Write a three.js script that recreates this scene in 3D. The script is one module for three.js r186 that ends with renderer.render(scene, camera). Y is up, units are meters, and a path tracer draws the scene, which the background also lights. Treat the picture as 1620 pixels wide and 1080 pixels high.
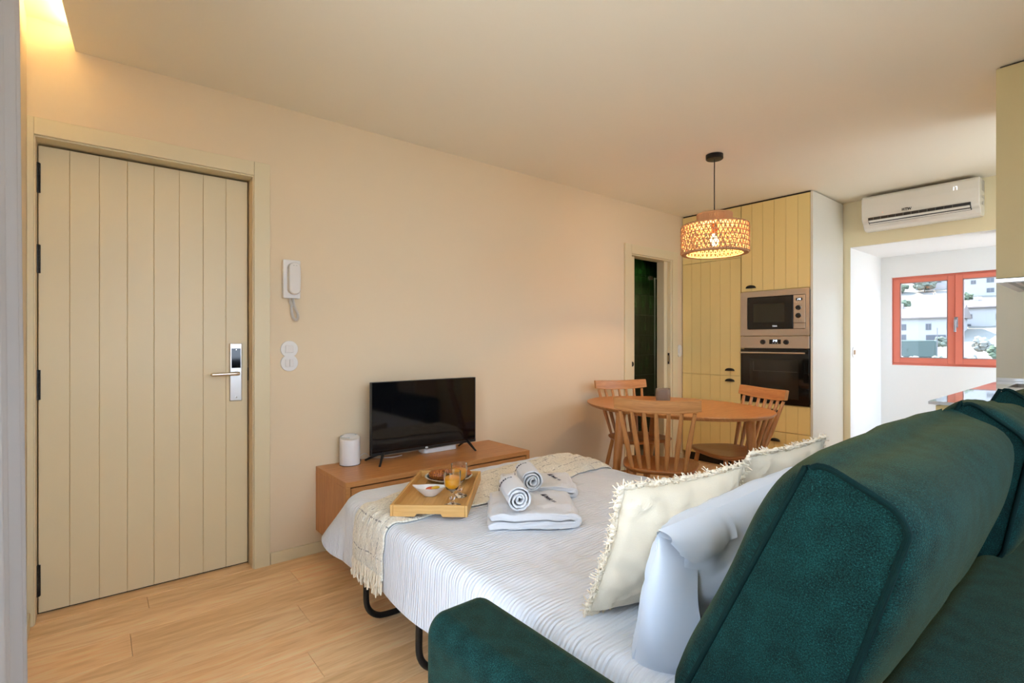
import * as THREE from 'three';
import { RoundedBoxGeometry } from 'three/addons/geometries/RoundedBoxGeometry.js';
import { TextGeometry } from 'three/addons/geometries/TextGeometry.js';
import { FontLoader } from 'three/addons/loaders/FontLoader.js';
import { mergeGeometries } from 'three/addons/utils/BufferGeometryUtils.js';
import { RectAreaLightUniformsLib } from 'three/addons/lights/RectAreaLightUniformsLib.js';
import { createNoise2D, createNoise3D } from 'simplex-noise';

// ---------------------------------------------------------------- camera, sky, sun, exposure
// Room axes: x runs along the door wall into the room, y is up, and b = -z runs towards the door wall.
const scene = new THREE.Scene();
const renderer = new THREE.WebGLRenderer({ antialias: true });
renderer.toneMapping = THREE.LinearToneMapping;
renderer.toneMappingExposure = 1.95;
renderer.shadowMap.enabled = true;
RectAreaLightUniformsLib.init();
const camera = new THREE.PerspectiveCamera(2 * Math.atan(540 / 806) * 180 / Math.PI, 1.5, 0.05, 900);
camera.position.set(0, 1.2, 0);
camera.rotation.y = -Math.atan2(658, 806) + 0.0;
scene.add(camera);

const SKY = 3.4;                         // radiance of the bright hazy sky
const LED = 52, BULB = 0.16;             // cove strip, pendant bulb
{
  const w = 64, h = 32, d = new Float32Array(w * h * 4);
  for (let j = 0; j < h; j++) for (let i = 0; i < w; i++) {
    const e = Math.max(0, (j + .5) / h * 2 - 1), k = (j * w + i) * 4, t = Math.pow(e, .6);
    d[k] = .84 - .22 * t; d[k + 1] = 1.0 - .14 * t; d[k + 2] = 1.22 - .02 * t; d[k + 3] = 1;
  }
  const t = new THREE.DataTexture(d, w, h, THREE.RGBAFormat, THREE.FloatType);
  t.mapping = THREE.EquirectangularReflectionMapping; t.magFilter = THREE.LinearFilter; t.colorSpace = THREE.LinearSRGBColorSpace; t.needsUpdate = true;
  scene.background = t; scene.backgroundIntensity = SKY;
}
const sun = new THREE.DirectionalLight(0xfff1dc, 9);
sun.position.set(12, 60, -45); sun.target.position.set(0, 0, 0); sun.name = 'sun';
sun.castShadow = true;
Object.assign(sun.shadow.camera, { left: -160, right: 160, top: 160, bottom: -160, far: 400 });
scene.add(sun, sun.target);

// ---------------------------------------------------------------- helpers
let seed = 7;
const rnd = () => { seed = (seed * 1664525 + 1013904223) >>> 0; return seed / 4294967296; };
const rr = (a, b) => a + (b - a) * rnd();
const n2 = createNoise2D(rnd), n3 = createNoise3D(rnd);
const fbm = (x, y, o = 4) => { let s = 0, a = .5; for (let i = 0; i < o; i++) { s += a * n2(x, y); x *= 2.03; y *= 2.03; a *= .5; } return s; };
const clamp = (x, a, b) => Math.min(b, Math.max(a, x));
const lerp = (a, b, t) => a + (b - a) * t;
const sstep = (a, b, x) => { const t = clamp((x - a) / (b - a), 0, 1); return t * t * (3 - 2 * t); };
const V = (a, y, b) => new THREE.Vector3(a, y, -b);
const used = {};
function numbered(n) { const k = used[n] ?? 0; used[n] = k + 1; return k ? n + '_' + String(k).padStart(3, '0') : n; }
const origin = new WeakMap(), ZERO = new THREE.Vector3();
function thing(name, label, category, [a, y, b] = [0, 0, 0], turn = 0, group) {
  const o = new THREE.Group(); o.name = numbered(name); o.position.set(a, y, -b); o.rotation.y = turn;
  o.userData = { label, category }; if (group) o.userData.group = group;
  origin.set(o, o.position.clone()); scene.add(o); return o;
}
// part(): geometry in room coordinates; local(): geometry in the thing's own coordinates
function local(parent, name, geo, m, label) {
  const o = new THREE.Mesh(Array.isArray(geo) ? join(geo) : geo, m); o.name = numbered(name); origin.set(o, origin.get(parent) ?? ZERO);
  if (label) o.userData.label = label;
  parent.add(o); return o;
}
function part(parent, name, geo, m, label) {
  const g = (Array.isArray(geo) ? join(geo) : geo), p = origin.get(parent) ?? ZERO;
  g.translate(-p.x, -p.y, -p.z); return local(parent, name, g, m, label);
}
function single(name, geo, m, label, category, group) {
  const g = Array.isArray(geo) ? join(geo) : geo; g.computeBoundingBox();
  const c = g.boundingBox.getCenter(new THREE.Vector3()); c.y = g.boundingBox.min.y; g.translate(-c.x, -c.y, -c.z);
  const o = new THREE.Mesh(g, m); o.name = numbered(name); o.position.copy(c); o.userData = { label, category }; if (group) o.userData.group = group;
  origin.set(o, c.clone()); scene.add(o); return o;
}
function struct(name, geo, m, label, category) {
  const o = new THREE.Mesh(Array.isArray(geo) ? join(geo) : geo, m); o.name = numbered(name); o.userData = { kind: 'structure' };
  if (label) o.userData.label = label; if (category) o.userData.category = category; origin.set(o, ZERO); scene.add(o); return o;
}
function structGroup(name, label, category) {
  const o = new THREE.Group(); o.name = numbered(name); o.userData = { kind: 'structure', label, category }; origin.set(o, ZERO); scene.add(o); return o;
}
function join(list) {
  const gs = list.map((g) => { g = g.index ? g.toNonIndexed() : g; for (const k of Object.keys(g.attributes)) if (!['position', 'normal', 'uv'].includes(k)) g.deleteAttribute(k);
    if (!g.attributes.uv) g.setAttribute('uv', new THREE.BufferAttribute(new Float32Array(g.attributes.position.count * 2), 2)); g.morphAttributes = {}; return g; });
  return gs.length === 1 ? gs[0] : mergeGeometries(gs);
}
// uv in metres, u along the grain axis
function wuv(g, grain = 'x', off = [0, 0]) {
  if (g.index) g = g.toNonIndexed();
  const P = g.attributes.position, N = g.attributes.normal, uv = new Float32Array(P.count * 2), gi = 'xyz'.indexOf(grain);
  for (let i = 0; i < P.count; i += 3) {
    const n = [0, 1, 2].map((c) => Math.abs(N.getComponent(i, c) + N.getComponent(i + 1, c) + N.getComponent(i + 2, c)));
    const ax = n.indexOf(Math.max(...n)), rest = [0, 1, 2].filter((c) => c !== ax), u = rest.includes(gi) ? gi : rest[0], v = rest.find((c) => c !== u);
    for (let k = i; k < i + 3; k++) { uv[2 * k] = P.getComponent(k, u) + off[0]; uv[2 * k + 1] = P.getComponent(k, v) + off[1] + ax * .137; }
  }
  g.setAttribute('uv', new THREE.BufferAttribute(uv, 2)); return g;
}
function bx(a0, a1, y0, y1, b0, b1, grain = 'x') { const g = new THREE.BoxGeometry(a1 - a0, y1 - y0, b1 - b0); g.translate((a0 + a1) / 2, (y0 + y1) / 2, -(b0 + b1) / 2); return wuv(g, grain); }
function rb(a0, a1, y0, y1, b0, b1, r = .002, grain = 'x', seg = 1) {
  const w = a1 - a0, h = y1 - y0, d = b1 - b0, g = new RoundedBoxGeometry(w, h, d, seg, Math.min(r, w / 2.01, h / 2.01, d / 2.01));
  g.translate((a0 + a1) / 2, (y0 + y1) / 2, -(b0 + b1) / 2); return wuv(g, grain);
}
function tube(pts, r, n = 24, s = 10, closed = false) { return new THREE.TubeGeometry(new THREE.CatmullRomCurve3(pts, closed, 'catmullrom', .5), n, r, s, closed); }
function bar(p, q, r0, r1 = r0, n = 14) {
  const d = q.clone().sub(p), g = new THREE.CylinderGeometry(r1, r0, d.length(), n, 1);
  g.applyQuaternion(new THREE.Quaternion().setFromUnitVectors(new THREE.Vector3(0, 1, 0), d.normalize())); g.translate((p.x + q.x) / 2, (p.y + q.y) / 2, (p.z + q.z) / 2); return g;
}
function lathe(pts, n = 40) { return new THREE.LatheGeometry(pts.map((p) => new THREE.Vector2(Math.max(p[0], 1e-5), p[1])), n); }
function grid(nu, nv, f, closeU = false) {
  const pos = [], uv = [], idx = [];
  for (let j = 0; j <= nv; j++) for (let i = 0; i <= nu; i++) { const p = f(i / nu, j / nv); pos.push(p[0], p[1], p[2]); uv.push(p[3] ?? i / nu, p[4] ?? j / nv); }
  for (let j = 0; j < nv; j++) for (let i = 0; i < nu; i++) { const a = j * (nu + 1) + i, b = a + 1, c = a + nu + 1, d = c + 1; idx.push(a, b, d, a, d, c); }
  const g = new THREE.BufferGeometry(); g.setAttribute('position', new THREE.Float32BufferAttribute(pos, 3)); g.setAttribute('uv', new THREE.Float32BufferAttribute(uv, 2)); g.setIndex(idx); g.computeVertexNormals();
  if (closeU) { const N = g.attributes.normal; for (let j = 0; j <= nv; j++) { const a = j * (nu + 1), b = a + nu, v = new THREE.Vector3().fromBufferAttribute(N, a).add(new THREE.Vector3().fromBufferAttribute(N, b)).normalize(); N.setXYZ(a, v.x, v.y, v.z); N.setXYZ(b, v.x, v.y, v.z); } }
  return g;
}
function extr(pts, depth, bevel = .002, seg = 2) {
  const s = pts instanceof THREE.Shape ? pts : new THREE.Shape(pts.map((p) => new THREE.Vector2(p[0], p[1])));
  return new THREE.ExtrudeGeometry(s, { depth: depth - 2 * bevel, bevelEnabled: bevel > 0, bevelThickness: bevel, bevelSize: bevel, bevelOffset: -bevel, bevelSegments: seg, curveSegments: 20 }).translate(0, 0, bevel);
}
function rrect(x0, x1, y0, y1, r) {
  const s = new THREE.Shape(); s.moveTo(x0 + r, y0); s.lineTo(x1 - r, y0); s.absarc(x1 - r, y0 + r, r, -Math.PI / 2, 0); s.lineTo(x1, y1 - r); s.absarc(x1 - r, y1 - r, r, 0, Math.PI / 2);
  s.lineTo(x0 + r, y1); s.absarc(x0 + r, y1 - r, r, Math.PI / 2, Math.PI); s.lineTo(x0, y0 + r); s.absarc(x0 + r, y0 + r, r, Math.PI, 1.5 * Math.PI); return s;
}
function tex(w, h, f, { srgb = true, rep = [1, 1], wrap = THREE.MirroredRepeatWrapping } = {}) {
  const d = new Uint8Array(w * h * 4);
  for (let j = 0; j < h; j++) for (let i = 0; i < w; i++) { const c = f(i / w, j / h), k = (j * w + i) * 4; for (let q = 0; q < 3; q++) d[k + q] = clamp((Array.isArray(c) ? c[q] : c), 0, 1) * 255; d[k + 3] = 255; }
  const t = new THREE.DataTexture(d, w, h); t.wrapS = t.wrapT = wrap; t.magFilter = THREE.LinearFilter; t.minFilter = THREE.LinearMipmapLinearFilter; t.generateMipmaps = true;
  if (srgb) t.colorSpace = THREE.SRGBColorSpace; t.repeat.set(...rep); t.needsUpdate = true; return t;
}
const lin = (r, g, b) => new THREE.Color().setRGB(r, g, b);
function mat(name, c, o = {}) { const m = new THREE.MeshStandardMaterial({ roughness: .7, side: THREE.DoubleSide, ...o }); m.name = name; if (c) m.color = Array.isArray(c) ? lin(...c) : new THREE.Color(c); return m; }
function phys(name, c, o = {}) { const m = new THREE.MeshPhysicalMaterial({ roughness: .7, side: THREE.DoubleSide, ...o }); m.name = name; if (c) m.color = Array.isArray(c) ? lin(...c) : new THREE.Color(c); return m; }
const mix3 = (a, b, t) => [lerp(a[0], b[0], t), lerp(a[1], b[1], t), lerp(a[2], b[2], t)];
const hex = (h) => [(h >> 16) / 255, ((h >> 8) & 255) / 255, (h & 255) / 255];

// ---------------------------------------------------------------- materials
function woodTex(c0, c1, c2, fx, fy, knots = 0) {
  return tex(1024, 512, (u, v) => {
    const w = fbm(u * fx * .5, v * fy * .12, 3) * .9, g = fbm(u * fx + 5, (v * fy + w * 2.2), 4), f = fbm(u * fx * 6 + 9, v * fy * 9, 2), s = fbm(u * fx * .35 + 3, v * fy * .3 + 7, 2);
    let c = mix3(hex(c0), hex(c1), clamp(.5 + g * .9 + s * .35, 0, 1)); c = mix3(c, hex(c2), clamp(f * .55 + .08, 0, .5));
    if (knots) { const k = Math.pow(clamp(fbm(u * 3 + 20, v * 9 + 4, 2) * 1.6 - .35, 0, 1), 1.2); c = mix3(c, hex(c2), k * knots); }
    return c;
  });
}
const tFloor = woodTex(0xdfbd90, 0xcda576, 0xb08654, 1.7, 14, .7);
const tOak = woodTex(0xcf9358, 0xba7c45, 0x9c6435, 2.2, 26);
const tBamboo = woodTex(0xdcaf6c, 0xd0a05a, 0xb78343, 1.2, 60);
const tGrainBump = tex(512, 512, (u, v) => .5 + .4 * fbm(u * 5, v * 90, 3), { srgb: false });
for (const t of [tFloor]) t.repeat.set(1 / 1.5, 1 / .75);
for (const t of [tOak]) t.repeat.set(1 / 1.0, 1 / .5);
tBamboo.repeat.set(1 / .8, 1 / .4); tGrainBump.repeat.set(1 / 1, 1 / .5);
const tPlaster = tex(512, 512, (u, v) => .5 + .25 * fbm(u * 40, v * 40, 3), { srgb: false, rep: [1, 1] });
const mWall = mat('wall paint', [.81, .655, .45], { roughness: .85, bumpMap: tPlaster, bumpScale: .0004 });
const mWallWhite = mat('white wall paint', [.91, .905, .88], { roughness: .85 });
const mCeil = mat('ceiling paint', [.92, .84, .68], { roughness: .9 });
const mCream = mat('cream lacquer', [.77, .66, .43], { roughness: .42 });
const mCreamDoor = mat('cream door paint', [.80, .67, .43], { roughness: .4 });
const mCabinet = mat('cream cabinet lacquer', [.90, .715, .31], { roughness: .4 });
const mDark = mat('dark gap', [.03, .025, .02], { roughness: .9 });
const mBlack = mat('black metal', [.012, .012, .012], { roughness: .42, metalness: .3 });
const mBlackPlastic = mat('black plastic', [.01, .01, .01], { roughness: .35 });
const mScreen = phys('glossy black screen', [.004, .004, .005], { roughness: .06 });
const mGlassBlack = phys('black oven glass', [.006, .006, .006], { roughness: .05 });
const mSteel = mat('brushed steel', [.56, .49, .42], { roughness: .34, metalness: .9 });
const mChrome = mat('chrome', [.75, .73, .7], { roughness: .16, metalness: 1 });
const mWhitePlastic = mat('white plastic', [.82, .79, .75], { roughness: .4 });
const mWhiteGloss = mat('glossy white plastic', [.78, .75, .68], { roughness: .18 });
const mFloors = [[1, 1, 1], [.93, .92, .9], [1.05, 1.02, 1.0]].map((c, i) => mat('oak laminate ' + i, [c[0] * 1.5, c[1] * 1.5, c[2] * 1.55], { map: tFloor, roughness: .4, bumpMap: tGrainBump, bumpScale: .0003 }));
const mOak = mat('orange oak', [1, 1, 1], { map: tOak, roughness: .38, bumpMap: tGrainBump, bumpScale: .0002 });
const mOakDark = mat('darker oak seat', [.74, .60, .48], { map: tOak, roughness: .32 });
const mBamboo = mat('bamboo', [1, .97, .92], { map: tBamboo, roughness: .5 });
const mEmit = (name, c, i) => mat(name, [.02, .02, .02], { emissive: lin(...c), emissiveIntensity: i });
const mGlass = phys('window glass', [1, 1, 1], { transmission: 1, thickness: 0, roughness: 0, ior: 1.45 });
const tFabric = tex(512, 512, (u, v) => { const a = n2(u * 210, v * 210), b = n2(u * 90 + 7, v * 90), c = fbm(u * 5, v * 5, 3), f = n2(u * 120 + 40, v * 120 + 9); let k = .58 + .24 * a + .18 * b + .16 * c; const fleck = f > .64 ? (f - .64) * 5 : 0; return [k * .86 + fleck, k * .92 + fleck * .8, k * .90 + fleck * .8]; });
tFabric.repeat.set(1 / .33, 1 / .33);
const tFabricB = tex(256, 256, (u, v) => .5 + .35 * n2(u * 110, v * 110) + .15 * n2(u * 50, v * 50), { srgb: false, rep: [1 / .16, 1 / .16] });
const mSofa = phys('green velvet weave', [.0105, .085, .078], { map: tFabric, roughness: .9, specularIntensity: .35, bumpMap: tFabricB, bumpScale: .0012, sheen: 1, sheenRoughness: .7, sheenColor: lin(.16, .15, .04) });
const mSofaPipe = phys('green piping', [.005, .045, .042], { map: tFabric, roughness: .9, specularIntensity: .3, sheen: 0 });
const tStripe = tex(64, 1024, (u, v) => { const s = v * 64; return .5 + .32 * Math.sin(s * 2 * Math.PI) * (.6 + .4 * n2(v * 30, u * 2)) + .12 * n2(u * 6, v * 300); }, { srgb: false, rep: [1 / .5, 1 / .9] });
const mSheet = phys('white ribbed bedspread', [.80, .82, .86], { roughness: .92, bumpMap: tStripe, bumpScale: .006, sheen: .2, sheenColor: lin(.5, .5, .5) });
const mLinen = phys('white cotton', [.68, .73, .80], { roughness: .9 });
const tWeave = tex(256, 256, (u, v) => .5 + .3 * Math.sin(u * 200) * Math.sin(v * 200) + .2 * n2(u * 40, v * 40), { srgb: false, rep: [1 / .12, 1 / .12] });
const mCreamLinen = phys('cream linen', [.88, .765, .58], { roughness: .93, bumpMap: tWeave, bumpScale: .0005 });
const mFringe = phys('cream fringe', [.90, .78, .60], { roughness: .95 });
const tTerry = tex(256, 256, (u, v) => .5 + .4 * n2(u * 90, v * 90) + .2 * n2(u * 190, v * 190), { srgb: false, rep: [1 / .12, 1 / .12] });
const mTerry = phys('white terry', [.83, .82, .82], { roughness: .95, bumpMap: tTerry, bumpScale: .002, sheen: .3, sheenColor: lin(.5, .5, .5) });
const mInk = mat('navy embroidery', [.03, .03, .05], { roughness: .8 });
const mInkGrey = mat('grey embroidery', [.25, .25, .27], { roughness: .8 });
const tThrow = tex(1024, 512, (u, v) => {   // u 1.6 m along, v .8 m across: thick cream yarn, broken dark stitching lines
  const x = u * 1.6, y = v * .8, base = .80 + .035 * n2(x * 60, y * 90) + .03 * n2(x * 130, y * 40);
  let c = [base * 1.2, base * 1.17, base * 1.09];
  const wob = .008 * n2(x * 4, y * 4), lines = [.05, .115, .19, .25, .33], ln = [.07, .20, .31, .46, .55, .68, .80, .94, 1.05, 1.16, 1.29, 1.42];
  for (const l of lines) if (Math.abs(y % .38 - l + wob) < .0019 && n2(x * 40, l * 90) > -.1) c = mix3(c, [.52, .50, .47], .75);
  for (const l of ln) if (Math.abs(x - l + wob) < .0019 && n2(y * 40, l * 70) > -.05) c = mix3(c, [.52, .50, .47], .75);
  return c;
});
tThrow.repeat.set(1 / 1.6, 1 / .8);
const tThrowB = tex(512, 512, (u, v) => .5 + .3 * Math.sin(u * 2 * Math.PI * 34 + 2 * n2(u * 6, v * 6)) * Math.cos(v * 2 * Math.PI * 26) + .3 * n2(u * 30, v * 30), { srgb: false, rep: [1 / .4, 1 / .4] });
const mThrow = phys('woven throw', [.93, .92, .91], { map: tThrow, roughness: .95, bumpMap: tThrowB, bumpScale: .0035 });
const mCurtain = phys('grey curtain', [.50, .465, .44], { roughness: .9, transmission: .12, thickness: 0 });
const tTile = tex(256, 256, (u, v) => { const k = .55 + .45 * fbm(u * 4, v * 8, 4); return [k * .12, k * .30, k * .11]; });
const mTiles = [.8, 1.1, 1.5].map((k, i) => phys('green glazed tile ' + i, [k, k, k], { map: tTile, roughness: .18 }));
const mGrout = mat('grout', [.10, .13, .08], { roughness: .9 });
const mRattan = phys('rattan cord', [.60, .335, .16], { roughness: .75 });
const font = await new FontLoader().loadAsync('fonts/droid/droid_sans_bold.typeface.json');
function text(s, size, depth = .0012) { const g = new TextGeometry(s, { font, size, depth, curveSegments: 3, bevelEnabled: false }); g.computeBoundingBox(); const c = g.boundingBox.getCenter(new THREE.Vector3()); return g.translate(-c.x, -c.y, 0); }
// text on a face that looks towards -x (towards the camera along the room): local x -> -b direction
const faceWest = (g, a, y, b) => { g.rotateY(-Math.PI / 2); g.translate(a, y, -b); return g; };

// ---------------------------------------------------------------- room shell
const NB = 2.95, WA = -.226, EA = 5.36, CH = 2.476, TOP = 2.57, A6 = 6.24;
{ // floor: one board each, with hairline joints
  const fl = struct('floor', bx(WA - .3, A6 + .25, -.2, -.012, -.85, NB + .9), mat('screed', [.12, .085, .05], { roughness: .9 }), 'pale oak laminate floor of long boards running towards the kitchen', 'floor');
  const W = .195, L = 1.28, variants = [];
  for (let k = 0; k < 9; k++) variants.push(wuv(new RoundedBoxGeometry(L - .0012, .012, W - .0012, 1, .0012), 'x', [k * .73, k * .211]));
  let row = 0;
  for (let b = -.7; b < NB; b += W, row++) {
    let a = WA - .28 - ((row * .47) % 1) * L;
    for (; a < EA + .05; a += L) {
      const a0 = Math.max(a, WA - .28), a1 = Math.min(a + L, A6), bt = Math.min(b + W, NB + .0); if (a1 - a0 < .05 || bt - b < .02) continue;
      const k = Math.floor(rnd() * 9); let g;
      if (a1 - a0 > L - .01 && bt - b > W - .001) g = variants[k].clone(); else g = wuv(new RoundedBoxGeometry(a1 - a0 - .0012, .012, bt - b - .0012, 1, .0012), 'x', [k * .73, k * .211]);
      const m = local(fl, 'board', g, mFloors[Math.floor(rnd() * 3)]); m.position.set((a0 + a1) / 2, -.006, -(b + bt) / 2);
    }
  }
  local(fl, 'threshold', rb(-.2, .64, -.011, .004, NB - .004, 3.05, .002), mFloors[1]);
}
struct('wall_north', [
  bx(WA - .25, -.2, 0, TOP, NB, NB + .12), bx(-.2, .64, 2.08, TOP, NB, NB + .12), bx(.64, 3.84, 0, TOP, NB, NB + .12),
  bx(3.84, 4.48, 2.02, TOP, NB, NB + .12), bx(4.48, A6 + .25, 0, TOP, NB, NB + .12)], mWall, 'long cream painted wall with the entrance door and bathroom door', 'wall');
// the west wall holds the tall window beside the camera, its curtain drawn aside
const W1 = { b0: .28, b1: 1.24, y0: .05, y1: 2.3 };
struct('wall_west', [bx(WA - .25, WA, 0, TOP, W1.b1, NB + .12), bx(WA - .25, WA, 0, TOP, -.85, W1.b0), bx(WA - .25, WA, W1.y1, TOP, W1.b0, W1.b1), bx(WA - .25, WA, -.2, W1.y0, W1.b0, W1.b1)], mWall, 'narrow cream wall to the left of the entrance door behind the curtain', 'wall');
const W3 = { a0: 4.0, a1: 5.02, y0: .96, y1: 2.38 };  // unseen kitchen window, added to bring daylight in from the right
const W4 = { a0: -.12, a1: 1.75, y0: .85, y1: 2.33 };  // unseen window behind the sofa, added for frontal daylight
struct('wall_south', [bx(WA - .25, W4.a0, 0, TOP, -.85, -.6), bx(W4.a1, 3.0, 0, TOP, -.85, -.6), bx(W4.a0, W4.a1, 0, W4.y0, -.85, -.6), bx(W4.a0, W4.a1, W4.y1, TOP, -.85, -.6), bx(3.0, W3.a0, 0, TOP, -.85, .05), bx(W3.a1, 5.42, 0, TOP, -.2, .05), bx(6.2, A6 + .25, 0, TOP, -.2, .05), bx(5.42, 6.2, 0, .06, -.2, .05), bx(5.42, 6.2, 2.04, TOP, -.2, .05), bx(W3.a0, W3.a1, 0, W3.y0, -.2, .05), bx(W3.a0, W3.a1, W3.y1, TOP, -.2, .05)], mWall, 'cream wall behind the sofa and the kitchen worktop', 'wall');
struct('wall_east', [bx(EA, A6 + .25, 0, TOP, 1.657, NB), bx(EA, A6 + .25, 2.06, TOP, .05, 1.657)], mat('cream east wall paint', [.86, .755, .50], { roughness: .85 }), 'cream far wall over the window recess that carries the air conditioner', 'wall');
struct('wall_kitchen', [bx(EA, EA + .12, 0, 2.06, .05, .68)], mat('shaded beige paint', [.52, .50, .41], { roughness: .85 }), 'short beige wall at the end of the worktop, colour darkened for shade below the cooker hood', 'wall');  // wall colour darkened to stand in for shade under the hood
const W2 = { b0: .585, b1: 1.569, y0: .963, y1: 1.846 };
{
  const t0 = A6, t1 = A6 + .2;
  struct('wall_alcove', [bx(t0, t1, 0, 2.06, W2.b1, 1.657), bx(t0, t1, 0, 2.06, .05, W2.b0), bx(t0, t1, 0, W2.y0, W2.b0, W2.b1), bx(t0, t1, W2.y1, 2.06, W2.b0, W2.b1)], mWallWhite, 'white wall around the red window at the end of the room', 'wall');
  struct('trim_1', [bx(EA - .001, A6, 0, 2.06, 1.6555, 1.6575), bx(EA - .001, A6, 2.0575, 2.061, .05, 1.657)], mWallWhite, 'white lining of the deep window recess', 'reveal');
}
struct('ceiling', [bx(WA - .25, A6 + .25, TOP, TOP + .2, -.85, NB + .12)], mCeil, 'ceiling slab seen inside the light cove', 'ceiling');
{ // dropped panel with the cove along the window wall
  const s = new THREE.Shape([[-.071, NB], [EA, NB], [EA, .05], [3, .05], [3, -.6], [-.13, -.6], [-.13, 2.1], [-.1, 2.538]].map((p) => new THREE.Vector2(p[0], p[1])));
  const g = new THREE.ExtrudeGeometry(s, { depth: .012, bevelEnabled: false }); g.rotateX(-Math.PI / 2); g.translate(0, CH, 0);
  const c = struct('ceiling', wuv(g), mCeil, 'smooth beige dropped ceiling over the whole room', 'ceiling');
  local(c, 'cavity_wall', bx(.0, .02, CH + .012, TOP, -.6, NB), mCeil);
}
{ // LED strip on top of the dropped panel's edge, in two lengths that follow it
  const t = thing('led_strip', 'glowing warm strip light hidden in the ceiling cove above the entrance door', 'strip light', [-.1, CH + .012, 1.2]), y = CH + .042;
  for (const [a0, b0, a1, b1] of [[-.060, 2.90, -.116, 2.07], [-.114, 2.03, -.114, -.5]]) {
    const L = Math.hypot(a1 - a0, b1 - b0), turn = Math.atan2(a0 - a1, b0 - b1), put = (g) => g.rotateY(-turn).translate((a0 + a1) / 2, 0, -(b0 + b1) / 2);
    part(t, 'profile', put(bx(-.007, .007, CH + .012, y - .002, -L / 2, L / 2)), mWhitePlastic);
    part(t, 'diffuser', put(bx(-.006, .006, y - .002, y, -L / 2, L / 2)), mEmit('warm strip glow', [1, .76, .38], 8));
    const l = new THREE.RectAreaLight(lin(1, .76, .38), LED, L, .012), c = new THREE.Vector3((a0 + a1) / 2, y + .003, -(b0 + b1) / 2); l.name = 'strip_glow';
    l.position.copy(c); l.lookAt(c.x - .5 * Math.cos(turn), c.y + .25, c.z - .5 * Math.sin(turn)); scene.add(l);
  }
}
struct('baseboard_north', [rb(.725, 3.72, 0, .062, NB - .013, NB, .003), rb(4.57, 4.655, 0, .062, NB - .013, NB, .003)], mCream, 'low cream skirting board along the door wall', 'skirting');
struct('baseboard_west', [rb(WA, WA + .013, 0, .062, W1.b1 + .02, NB - .016, .003)], mCream, 'low cream skirting board under the curtain', 'skirting');

// ---------------------------------------------------------------- entrance door
{
  const d = structGroup('door_1', 'tall cream entrance door of eight vertical boards with black hinges', 'door');
  const y1 = 2.058, y0 = .012, bf = 3.035;
  part(d, 'leaf_core', bx(-.196, .634, y0, y1, bf + .004, bf + .045), mat('groove shade', [.72, .55, .28], { roughness: .6 }));
  for (let k = 0; k < 8; k++) { const a = -.196 + k * .10375; part(d, 'board', rb(a + .0011, a + .1027, y0, y1, bf, bf + .012, .0014, 'y'), mCreamDoor); }
  // jambs, stops and casings
  part(d, 'jamb', bx(-.2245, -.201, 0, 2.105, NB - .002, 3.085), mCream); part(d, 'jamb', bx(.6405, .664, 0, 2.105, NB - .002, 3.085), mCream); part(d, 'jamb', bx(-.201, .6405, 2.068, 2.105, NB - .002, 3.085), mCream);
  part(d, 'light_stop', [bx(-.3, .75, -.19, 2.2, 3.1, 3.16), bx(-.3, .75, -.19, -.011, 3.0, 3.1)], mDark);  // unseen dark panels added to stop daylight leaking round the leaf
  part(d, 'casing', rb(-.2255, -.203, 0, 2.148, NB - .015, NB, .002), mCream); part(d, 'casing', rb(.645, .723, 0, 2.148, NB - .015, NB, .002), mCream); part(d, 'casing', rb(-.203, .6445, 2.075, 2.148, NB - .0145, NB, .002), mCream);
  for (const [h0, h1] of [[1.85, 1.98], [1.499, 1.623], [.945, 1.0755], [.088, .223]]) {
    const h = part(d, 'hinge', [bar(V(-.198, h0, bf - .007), V(-.198, h1, bf - .007), .0075, .0075, 16), bx(-.198, -.188, h0, h1, bf - .003, bf + .002)], mBlack);
    for (let k = 1; k < 5; k++) part(h, 'knuckle', new THREE.TorusGeometry(.0077, .0008, 6, 16).rotateX(Math.PI / 2).translate(-.198, lerp(h0, h1, k / 5), -(bf - .007)), mBlackPlastic);
  }
  const pl = part(d, 'lock_plate', rb(.546, .604, .885, 1.19, bf - .016, bf, .004, 'y', 3), mat('lock steel', [.62, .58, .54], { roughness: .3, metalness: .95 }), 'brushed steel electronic lock plate');
  part(pl, 'lock_screen', rb(.554, .597, 1.06, 1.163, bf - .0185, bf - .015, .001), mScreen);
  part(pl, 'lock_light', bx(.574, .577, 1.155, 1.158, bf - .0192, bf - .018), mEmit('white pilot light', [1, 1, 1], 3));
  for (const y of [1.176, .905]) part(pl, 'screw', bar(V(.576, y, bf - .018), V(.576, y, bf - .014), .004), mChrome);
  const hd = part(d, 'door_handle', [bar(V(.578, 1.032, bf - .014), V(.578, 1.032, bf - .06), .0135, .0105, 20), tube([V(.583, 1.032, bf - .058), V(.56, 1.032, bf - .062), V(.46, 1.030, bf - .062)], .0095, 20, 14), new THREE.SphereGeometry(.0095, 12, 8).translate(.46, 1.03, -(bf - .062))], mat('satin steel', [.70, .62, .52], { roughness: .26, metalness: 1 }), 'satin steel lever handle');
  part(d, 'latch', bx(.6345, .641, .99, 1.06, bf + .004, bf + .03), mBlack);
  scene.add(d);
}
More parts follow.
